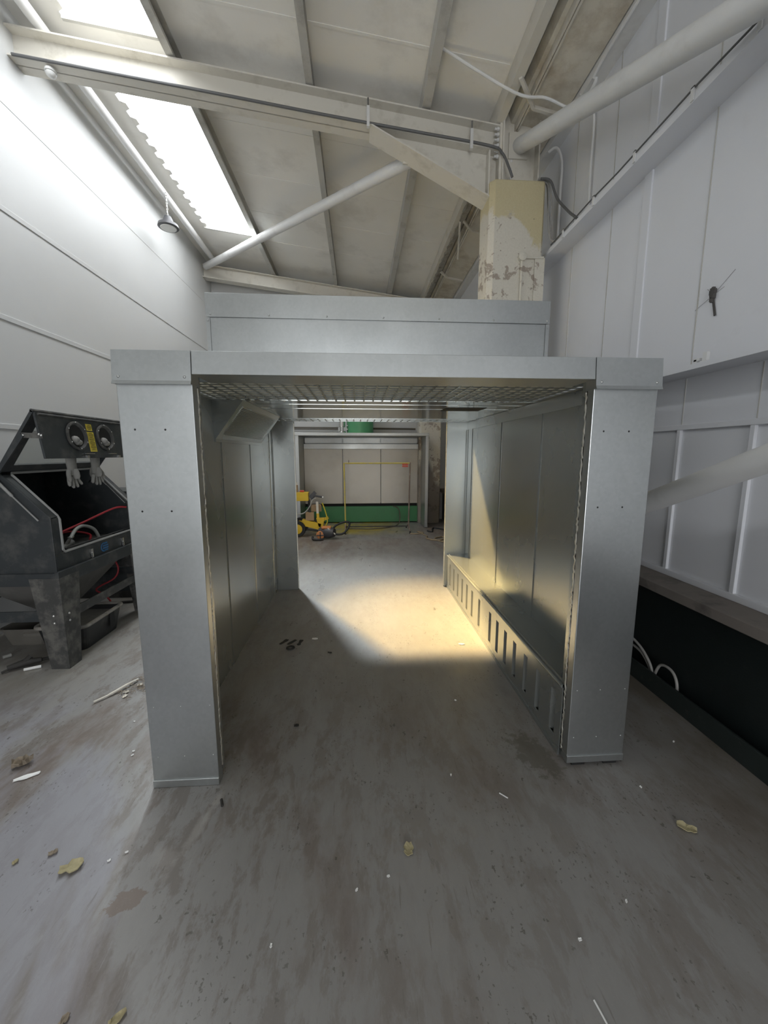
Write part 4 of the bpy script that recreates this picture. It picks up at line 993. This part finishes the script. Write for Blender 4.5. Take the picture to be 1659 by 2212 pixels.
MB().tube(smooth_path([(-.50,7.42,.18),(-.42,7.42,.26),(-.28,7.45,.31),(-.18,7.46,.30),(-.20,7.44,.20),(-.30,7.40,.10),(-.42,7.38,.09),(-.48,7.40,.12)]),.020,10).build('suction_hose', M['black_rubber'], vc)
MB().tube(smooth_path([(-.86,7.30,.06),(-.84,7.24,.03),(-.74,7.22,.025),(-.66,7.24,.03)]),.022,10).build('nozzle', M['black_rubber'], vc)
# hoses on the far floor
tag(MB().tube(smooth_path([(1.03,7.75,.012),(1.15,7.72,.012),(1.3,7.8,.012),(1.2,7.95,.012),(1.32,7.5,.012),(1.28,7.3,.012),(1.42,7.1,.012),(1.6,7.2,.012),(1.62,7.4,.012),(1.5,7.35,.012),(1.42,7.2,.012),(1.55,6.95,.012),(1.8,6.95,.012)]),.013,8).build('coiled_hose', M['beige_cable']),'beige hose snaking over the far floor right of the hanging rail','hose')
tag(MB().tube(smooth_path([(.80,9.08,.39),(.90,8.95,.36),(.94,8.9,.2),(.90,8.8,.03),(.7,8.5,.012),(.3,8.3,.012),(-.1,8.35,.012),(-.25,8.3,.012)]),.011,8).build('floor_hose', M['dark_pipe']),'dark hose from the green tank trailing under the hanging rail','hose')
tag(MB().tube(smooth_path([(1.42,8.0,.012),(1.5,7.9,.012),(1.6,8.3,.012),(1.8,8.1,.012),(1.9,7.9,.012)]),.016,8).build('floor_hose', M['black_cable']),'black hose on the floor right of the far spray booth','hose')

# ------------------------------------------------------------------ light
wd = bpy.data.worlds.new('sky'); SC.world = wd; wd.use_nodes = True
bg = wd.node_tree.nodes['Background']; bg.inputs[0].default_value = (.72,.84,1,1); bg.inputs[1].default_value = 1.5
def area(name, loc, rot, sx, sy, power, col):
    l = bpy.data.lights.new(name,'AREA'); l.shape='RECTANGLE'; l.size=sx; l.size_y=sy; l.energy=power; l.color=col
    o = bpy.data.objects.new(name,l); COL.objects.link(o); o.location=loc; o.rotation_euler=rot; return o
area('added_fill_lamp',(-.2,Y0-.02,1.65),(R(118),0,0),3.4,3.3,150,(1,.985,.96))  # unseen fill lamp added to brighten the roof and pillar fronts
def beam(name, loc, target, sx, power, col, spread):
    l = area(name, loc, (0,0,0), sx, sx, power, col)
    l.rotation_euler = (Vector(target)-Vector(loc)).to_track_quat('-Z','Y').to_euler(); l.data.spread = R(spread); return l
# added lamps under a rooflight's far end stand in for sunlight through it
beam('added_warm_beam', (-2.42,7.60,5.52), (1.12,3.25,.15), .34, 52, (1,.66,.20), 26)
beam('added_cool_beam', (-2.02,7.66,5.50), (.25,3.75,0), .42, 46, (.88,.96,1), 40)
# ------------------------------------------------------------------ camera
cam = bpy.data.cameras.new('camera'); co = bpy.data.objects.new('camera',cam); COL.objects.link(co)
cam.sensor_fit='VERTICAL'; cam.sensor_height=24; cam.lens=856/2212*24; cam.clip_start=.05
co.location=(0,0,1.6); co.rotation_euler=(R(90-8.4),0,R(-3.7))
SC.camera=co
SC.cycles.adaptive_threshold = .035
SC.cycles.max_bounces = 8; SC.cycles.diffuse_bounces = 4; SC.cycles.glossy_bounces = 4; SC.cycles.transparent_max_bounces = 6
SC.view_settings.view_transform='Standard'; SC.view_settings.look='None'; SC.view_settings.gamma=1; SC.view_settings.use_curve_mapping=False
SC.view_settings.exposure=0.3
